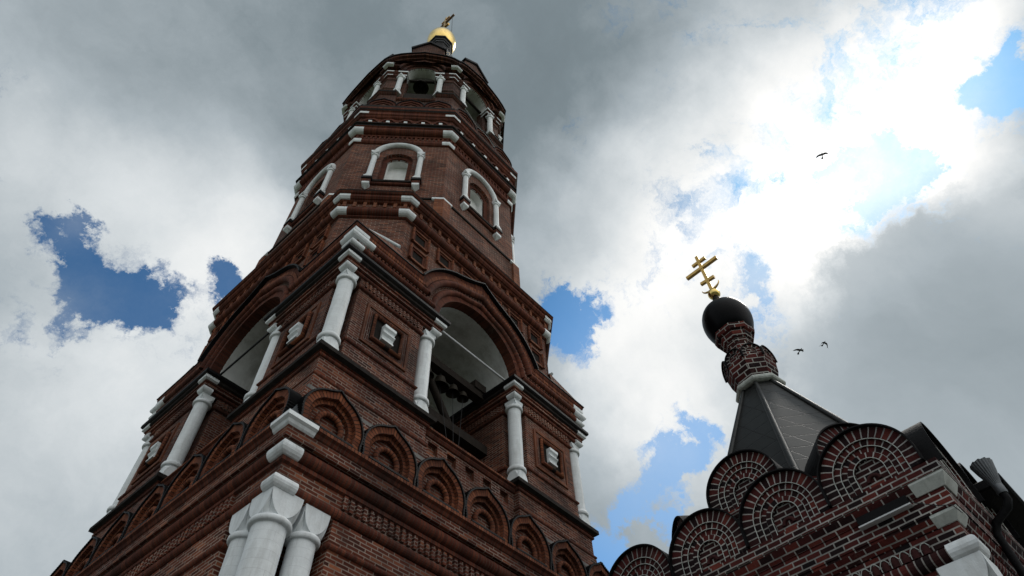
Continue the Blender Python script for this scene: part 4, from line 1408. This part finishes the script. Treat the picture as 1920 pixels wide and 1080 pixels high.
cb = MB(); lathe(cb, [(.02, 65.25)] + [(.24 * cos(radians(a)), 65.5 + .24 * sin(radians(a))) for a in range(-75, 90, 15)] + [(.01, 65.74)], 'gold', 20); cb.build('orb', cr_)
cb = MB(); tube(cb, [(0, -.95 + .12 * t, 68.6 - 6.3 * t - .5 * sin(pi * t)) if False else (0, -.95 - .30 * t, 68.6 - 6.6 * t) for t in [i / 8 for i in range(9)]], .022, 'iron', 5); cb.build('stay_chain', cr_)

# ------------------------------------------------------------------ bells hanging in the belfry
def bell(name_label, x, y, ztop, R, rope_to=None):
    o = MB(); h = R * 1.55
    prof = [(R, ztop - h), (R * 1.0, ztop - h + .02 * R), (R * .88, ztop - h + .22 * R), (R * .70, ztop - h + .62 * R), (R * .60, ztop - h + 1.05 * R), (R * .52, ztop - .2 * R), (R * .34, ztop - .06 * R), (R * .1, ztop)]
    lathe(o, [(R * .9, ztop - h + .03 * R), (R * .5, ztop - h * .45)] [::-1], 'bronze', 24)
    lathe(o, prof, 'bronze', 24)
    b = o.build('bell', None, (x, y, 0))
    tag(b, name_label, 'bell', 'bells of the tower')
    k = MB(); tube(k, [(0, 0, ztop + .22), (0, 0, ztop - .02)], R * .12, 'iron', 6); k.build('hanger', b)
    k = MB(); tube(k, [(0, 0, ztop - .3 * R), (0, 0, ztop - h - .05)], R * .07, 'iron', 6)
    if rope_to is not None:
        tube(k, [(0, 0, ztop - h), (rope_to[0] - x, rope_to[1] - y, rope_to[2])], .010, 'iron', 5)
    k.build('clapper', b)
    return b
bell('largest bell hanging beside the arch column under the timber beam', -.28, -3.62, 16.08, .28, (.0, -4.0, 12.6))
bell('middle-sized bell hanging second from the arch column under the beam', .27, -3.62, 16.12, .22, (.1, -4.0, 12.6))
bell('smallest bell hanging at the outer end of the timber beam', .70, -3.62, 16.14, .185, (.2, -4.0, 12.6))
bell('bell half hidden behind the white arch column', -.85, -3.62, 16.08, .25)
big = bell('great bell low in the dark of the main belfry', -.55, -2.6, 14.9, .85)
bell('dark bell in the middle opening of the top belfry', -4.0 * .7071, -4.0 * .7071, 38.62, .44)

# thin cable along the upper gables
cb = MB(); tube(cb, [F0.p(-1.55, 5.24, 33.0), F0.p(-1.2, 5.24, 32.75), F0.p(-.72, 5.24, 32.25), F0.p(-.30, 5.22, 32.42), F0.p(.15, 5.22, 32.35), F0.p(.6, 5.2, 32.0)], .014, 'pale_iron', 5)
tag(cb.build('cable'), 'thin pale cable sagging along the small gables below the top belfry', 'cable')

# ------------------------------------------------------------------ the brick chapel beside the tower
PH = radians(-3.8)
chapel = empty('chapel', (-.375, -13.668, 0), PH, 'low brick chapel with pale mortar, round gables, dark tent roof and black onion dome', 'chapel')
CD, CW = 7.8, 5.46             # depth, facade width
rect = [(0, 0), (CD, 0), (CD, CW), (0, CW)]
FF = Frame(-pi / 2, 0, 0)      # facade: u runs towards -y, d outward (-x)
FR = Frame(0.0, 0, 0)          # right side: u runs along +x
def build_chapel_walls():
    mb = MB()
    nt = [(.16 + .42, .16), (CD - .16, .16), (CD - .16, CW - .16), (.16, CW - .16), (.16, .16 + .42), (.16 + .42, .16 + .42)]
    sweep(mb, nt, [(0, 0), (0, 6.02)], 'chapel_brick', ref=0)
    p = [(-.9, 6.02), (-.16, 6.02), (-.16, 6.05)] + arc(-.15, 6.145, .095, -90, 90, 8) + [(-.12, 6.245), (-.12, 6.46), (-.10, 6.47), (-.02, 6.57), (-.02, 6.60), (0, 6.605), (0, 6.86), (.02, 6.87), (.10, 7.0), (.10, 7.02), (.12, 7.025), (.12, 7.19), (-.3, 7.21)]
    m = ['chapel_brick', 'chapel_brick'] + ['chapel_soldier'] * 9 + ['chapel_brick', 'chapel_brick', 'chapel_brick', 'chapel_cove', 'chapel_brick', 'chapel_brick', 'chapel_brick', 'chapel_brick', 'chapel_cove', 'chapel_brick', 'chapel_brick', 'chapel_brick', 'soot_stone']
    sweep(mb, rect, p, (m + ['soot_stone'] * 4)[:len(p) - 1], ref=0)
    # row of little round-headed bricks above the roll
    for fr, length, flip in ((FF, CW, -1), (FR, CD, 1)):
        n = int((length - 1.1) / .135)
        for i in range(n):
            u = flip * (.62 + i * .135)
            rows = []
            for (r, z) in ((.048, 6.235), (.050, 6.31), (.043, 6.345), (.027, 6.365), (.004, 6.372)):
                rows.append([fr.p(u + r * cos(pi * k / 6), -.125 + r * .8 * sin(pi * k / 6), z) for k in range(7)])
            mb.grid(rows, 'chapel_clay', None, smooth=True)
            # pale joint round each
            j_ = random.uniform(-.006, .006)
            tube(mb, [fr.p(u - .063, -.114, 6.25), fr.p(u - .061, -.114, 6.325 + j_), fr.p(u - .03, -.114, 6.376 + j_), fr.p(u, -.114, 6.388 + j_), fr.p(u + .03, -.114, 6.376), fr.p(u + .061, -.114, 6.325)], .0065, 'old_white', 4, caps=False)
    return mb.build('chapel_wall', chapel)
cwall = build_chapel_walls()
for prof, L, mt in (([(-.4, 6.038)] + arc(-.14, 6.145, .112, -90, 90, 8) + [(-.4, 6.26)], .40, 'white'),
                    ([(-.3, 6.462), (-.112, 6.462), (-.10, 6.466), (-.012, 6.563), (-.012, 6.598), (-.3, 6.598)], .36, 'old_white'),
                    ([(-.3, 6.865), (.022, 6.862), (.108, 6.99), (.108, 7.017), (-.3, 7.017)], .36, 'old_white')):
    corner_block('corner_block', cwall, rect, 0, L, prof, mt, ref=0)
cc_ = column('corner_column', chapel, .1, 6.035, .20, .27, cap_h=.42, base_h=.4)
cc_.location = (.36, .36, 0)

def make_round_gable():
    """Round brick gable: rings of radial bricks stepping inward, dark metal hood and barrel roof behind."""
    Z = 7.20; zc = .24
    def k(R):
        c = keel(R, zc, 0, 90, n=16)
        c = [(-R, 0.0)] + c + [(R, 0.0)]
        return [(u, z + Z) for u, z in c]
    mb = MB()
    R = [.672, .490, .395, .305, .215]
    dd = [.118, .082, .050, .072]
    for i in range(4):
        co, ci = k(R[i]), k(R[i + 1])
        band(mb, FF, co, ci, dd[i], -.25, 'chapel_soldier', outer=(i == 0))
    fill(mb, FF, k(R[4]), .018, 'chapel_brick')
    o = mb.build('round_gable', chapel)
    rb = MB()
    # pale mortar lines between the rings
    for i in range(1, 5):
        tube(rb, [FF.p(u, dd[i - 1] - .002, z) for u, z in k(R[i] + .004)], .0065, 'old_white', 5, caps=False)
    rb.build('mortar_ring', o)
    ib = MB(); tube(ib, [FF.p(u, .025, z + Z) for u, z in keel(.085, .12, 0, 90, n=8)], .030, 'chapel_clay', 6); ib.build('inner_roll', o)
    hb = MB()
    ho, hi = k(.695), k(.672)
    band(hb, FF, ho, hi, .19, -.55, 'black_sheet')
    hb.build('metal_hood', o)
    return o
rg = make_round_gable()
pos = []
for i in range(4):
    pos.append((0.0, .70 + 1.355 * i, 0.0, 0.0))
for i in range(2):
    pos.append((.70 + 1.355 * i, 0.0, 0.0, pi / 2))
pos.append((.62, 2.73, 1.13, 0.0)); pos.append((1.15, 1.0, 1.0, pi / 4)); pos.append((1.05, 4.30, .82, -pi / 4))
for i, (x, y, z, r) in enumerate(pos):
    g = rg if i == 0 else copy_tree(rg, chapel)
    g.location = (x, y, z); g.rotation_euler = (0, 0, r)
def build_chapel_roof():
    mb = MB()
    sweep(mb, rect, [(-.12, 7.21), (-.55, 7.62), (-1.3, 7.95), (-2.6, 8.2)], 'black_sheet', ref=0)
    o = mb.build('chapel_roof', chapel)
    b = MB(); x0, x1, y0, y1 = .62, 2.6, 1.36, 4.10
    b2 = [(x0, 2.0), (1.55, .62), (3.2, .62), (3.2, 4.84), (1.55, 4.84), (x0, 3.46)]
    sweep(b, b2, [(0, 7.2), (0, 8.16), (.06, 8.19), (.10, 8.25), (.10, 8.33), (-.3, 8.36)], ['chapel_brick', 'chapel_brick', 'chapel_cove', 'chapel_brick', 'soot_stone'], ref=0)
    b.build('upper_gable_wall', o)
    return o
croof = build_chapel_roof()
# darker eave of the deeper part of the chapel
eb = MB()
sweep(eb, [(CD, CW + .4), (2.02, CW + .4), (2.02, -.5), (CD, -.5)][::1], [(-.6, 7.62), (0, 7.66), (.03, 7.68), (.03, 7.80), (-1.4, 8.6)], 'black_sheet', closed=False, caps=False, ref=0)
eb.build('dark_eave', croof)
TA = (3.9, 2.73); TAZ = radians(195)
def build_tent():
    mb = MB()
    n = 8
    def ring(r, z): return [Vector((TA[0] + r * cos(TAZ + 2 * pi * i / n), TA[1] + r * sin(TAZ + 2 * pi * i / n), z)) for i in range(n)]
    r0, r1, r2 = ring(3.15, 7.9), ring(2.66, 8.72), ring(.47, 13.12)
    for lo, hi in ((r0, r1), (r1, r2)):
        for i in range(n):
            k = (i + 1) % n
            a, b, c, d = lo[i], lo[k], hi[k], hi[i]
            w0 = (b - a).length / 2; w1 = (c - d).length / 2; hh = ((c + d) / 2 - (a + b) / 2).length
            v0 = 0 if lo is r0 else 1.0
            mb.poly([a, b, c, d], 'sheet_roof', [(-w0 + i * 3.3, v0), (w0 + i * 3.3, v0), (w1 + i * 3.3, v0 + hh), (-w1 + i * 3.3, v0 + hh)])
    o = mb.build('tent_roof', chapel)
    for i in range(n):
        rb = MB(); tube(rb, [r1[i], r2[i]], [.085, .055], 'zinc' if False else 'sheet_roof', 8); rb.build('ridge_roll', o)
    cb = MB()
    oc = octagon(.50, TAZ, *TA)
    sweep(cb, oc, [(.40, 13.06), (.53, 13.06)] + arc(.55, 13.155, .085, -80, 90, 6) + [(.45, 13.25)], 'old_white', ref=.50)
    cb.build('white_collar', o)
    # brick drum with little gables, neck, flared head
    db = MB()
    sweep(db, oc, [(.46, 13.2), (.50, 13.24), (.60, 13.55), (.64, 13.85), (.64, 14.0), (.36, 14.06), (.34, 14.75), (.37, 14.78), (.37, 14.86), (.42, 14.90), (.46, 15.0), (.46, 15.08), (.53, 15.12), (.56, 15.24), (.56, 15.30), (.5, 15.34)],
          ['drum_brick'] * 15, ref=.50)
    d = db.build('drum', chapel)
    for i in range(8):
        a = TAZ + pi / 8 + i * pi / 4
        fr = Frame(a + pi / 2, *TA)
        gb = MB()
        c0 = [(-.235, 13.86)] + [(u, z) for u, z in keel(.235, 14.02, 0, 90, n=8)] + [(.235, 13.86)]
        c1 = [(-.13, 13.86)] + [(u, z) for u, z in keel(.13, 14.02, 0, 90, n=8)] + [(.13, 13.86)]
        band(gb, fr, c0, c1, .615, .40, 'chapel_soldier'); fill(gb, fr, c1, .585, 'chapel_brick')
        g = gb.build('drum_gable', d)
        eb = MB(); c2 = [(-.26, 13.86)] + [(u, z) for u, z in keel(.26, 14.02, 0, 90, n=8)] + [(.26, 13.86)]
        band(eb, fr, c2, c0, .65, .38, 'black_sheet'); eb.build('metal_edging', g)
    ob = MB()
    pr = [(.50, 15.28), (.58, 15.42), (.66, 15.66), (.69, 15.90), (.66, 16.15), (.56, 16.38), (.41, 16.50), (.29, 16.57), (.225, 16.66), (.17, 16.82), (.11, 17.02), (.085, 17.12)]
    s2 = []
    for a, b, c, e in zip([pr[0]] + pr[:-1], pr, pr[1:], pr[2:] + [pr[-1]]):
        for t in (0, .33, .66):
            f = lambda i: .5 * (2 * b[i] + (c[i] - a[i]) * t + (2 * a[i] - 5 * b[i] + 4 * c[i] - e[i]) * t * t + (3 * b[i] - a[i] - 3 * c[i] + e[i]) * t ** 3)
            s2.append((f(0), f(1)))
    lathe(ob, s2 + [pr[-1]], 'onion_black', 40, *TA)
    on = ob.build('onion_dome', chapel)
    gb = MB(); lathe(gb, [(.02, 17.07)] + [(.185 * cos(radians(a)), 17.25 + .185 * sin(radians(a))) for a in range(-80, 85, 10)] + [(.01, 17.44)], 'gold', 24, *TA)
    orb = gb.build('orb', on)
    xb = MB(); x, y = TA; g = 'aged_gold'
    bar(xb, (x, y, 17.38), (x, y, 19.28), .105, .08, g, (1, 0, 0))
    bar(xb, (x, y - .58, 18.64), (x, y + .58, 18.64), .115, .10, g, (1, 0, 0))
    bar(xb, (x, y - .25, 18.98), (x, y + .25, 18.98), .105, .086, g, (1, 0, 0))
    bar(xb, (x, y - .24, 17.93), (x, y + .24, 17.99), .105, .086, g, (1, 0, 0))
    xc = xb.build('onion_cross', on)
    mb2 = MB()
    for s in (-1, 1):
        cres = [Vector((x, y + s * (.03 + .27 * sin(t)), 17.62 - .20 * cos(t) + .05)) for t in [i * .16 for i in range(11)]]
        tube(mb2, cres, [.045 * (1 - i / 11) + .006 for i in range(11)], g, 6)
    mb2.build('crescent', xc)
build_tent()
# white frieze plate, a dark shallow box fixed on the facade cornice, with its wire
pb = MB()
box(pb, FF, -1.17, -.46, -.05, .085, 6.80, 6.93, 'black_sheet'); box(pb, FF, -1.18, -.45, -.05, .10, 6.785, 6.805, 'pale_iron')
pm = pb.build('fixture_box', None, (-.375, -13.668, 0), PH)
tag(pm, 'long dark metal fixture box set under the chapel cornice', 'light fixture')
wb = MB(); tube(wb, [FF.p(-.47, .08, 6.83), FF.p(-.40, .07, 6.78), FF.p(-.20, .02, 6.66), FF.p(-.05, .012, 6.60), FF.p(.0, .0, 6.46)], .006, 'iron', 5)
wb.build('wire', pm)

# rainwater funnel and downpipe
def build_downpipe():
    o = empty('downpipe', (-.375, -13.668, 0), PH, 'grey ribbed rain funnel and downpipe beside the dark eave of the chapel', 'downpipe')
    x, y = 1.52, -.43
    mb = MB(); seg = 44
    rows = []
    for r, z in ((.066, 7.38), (.074, 7.43), (.125, 7.62), (.155, 7.76)):
        rows.append([Vector((x + r * (1 + (.03 if k % 2 else -.03)) * cos(2 * pi * k / seg), y + r * (1 + (.03 if k % 2 else -.03)) * sin(2 * pi * k / seg), z + (.012 if z > 7.7 and (k // 2) % 2 else 0))) for k in range(seg)])
    mb.grid(rows, 'zinc', None, smooth=False, close=True)
    mb.build('funnel', o)
    cb = MB(); lathe(cb, [(.064, 7.25), (.070, 7.27), (.070, 7.38), (.066, 7.39)], 'zinc', 20, x, y); cb.build('pipe_collar', o)
    pb_ = MB(); tube(pb_, [(x, y, 7.27), (x, y, 7.16), (x + .01, y + .06, 7.07), (x + .03, y + .30, 6.95), (x + .03, y + .38, 6.8), (x + .03, y + .40, 6.3), (x + .03, y + .42, .2)], .055, 'black_sheet', 12); pb_.build('pipe', o)
    return o
build_downpipe()

# ------------------------------------------------------------------ crows
def crow(label, pos, span, head, roll, flap_l, flap_r, tail_bend, sweep_=.1):
    """Flying crow: head points along heading (degrees), seen from below; wings swept and flapped."""
    mb = MB()
    L = span * .50
    prof = [(-.42, .02), (-.34, .045), (-.2, .085), (-.02, .115), (.16, .11), (.28, .075), (.36, .07), (.43, .06), (.48, .025), (.56, .006)]
    rows = []
    for t, r in prof:
        rows.append([Vector((t * L, r * L * cos(a), r * L * .9 * sin(a))) for a in [2 * pi * k / 10 for k in range(10)]])
    mb.grid(rows, 'feather', None, True, close=True)
    def wing(s, flap):
        st = [(0, .20, -.12, .05), (.28, .25, -.15, .05), (.55, .24, -.12, .03), (.80, .12, -.20, .02), (.95, -.02, -.22, .012), (1.0, -.12, -.20, .006)]
        top, bot = [], []
        for f, le, te, th in st:
            yy = s * f * span / 2 * cos(flap * f); zz = f * span / 2 * sin(flap * f); sw = -sweep_ * span * max(0, f - .45)
            top.append([Vector((le * L + sw, yy, zz + .01)), Vector(((le + te) / 2 * L + sw, yy, zz + th * L + .01)), Vector((te * L + sw, yy, zz))])
            bot.append([Vector((le * L + sw, yy, zz + .01)), Vector(((le + te) / 2 * L + sw, yy, zz - .01 * L)), Vector((te * L + sw, yy, zz))])
        mb.grid(top, 'feather', None, True); mb.grid(bot, 'feather', None, True)
        # separated primaries
        for j in range(4):
            f = .88 + .04 * j; a0 = .5 + j * .28
            b0 = Vector((-.12 * L - sweep_ * span * (f - .45), s * f * span / 2 * cos(flap * f), f * span / 2 * sin(flap * f)))
            e = b0 + Vector((-.22 * L * (1 - .15 * j), s * .14 * L * (j * .6), .0))
            w = Vector((0, s * .028 * L, 0))
            mb.poly([b0 - w, b0 + w, e + w * .5, e - w * .5], 'feather')
    wing(1, flap_l); wing(-1, flap_r)
    # tail fan
    a = Vector((-.34 * L, 0, 0)); w = .19 * L
    tb = [Vector((-.34 * L, .05 * L, .015)), Vector((-.80 * L, w, .0)), Vector((-.86 * L, 0, 0)), Vector((-.80 * L, -w, 0)), Vector((-.34 * L, -.05 * L, .015))]
    tb = [Vector((p.x, p.y + tail_bend * (p.x + .34 * L), p.z)) for p in tb]
    mb.poly(tb, 'feather'); mb.poly([p - Vector((0, 0, .03)) for p in tb][::-1], 'feather')
    o = mb.build('bird', None)
    o.matrix_world = Matrix.Translation(pos) @ Matrix.Rotation(radians(head), 4, 'Z') @ Matrix.Rotation(radians(roll), 4, 'X')
    tag(o, label, 'bird', 'crows in flight')
    return o
crow('black crow gliding alone high before the bright cloud gap', (25.42, -19.32, 50.43), .95, 200, 0, .12, .12, .15, .05)
crow('black crow with spread wings, lower of the pair beside the onion dome', (31.21, -9.38, 38.67), .98, 239, 8, .25, .15, -.25, .12)
crow('black crow with drooping wings, upper one of the pair beside the onion dome', (39.74, -10.55, 45.79), .95, 232, -10, -.75, -.75, .2, .3)
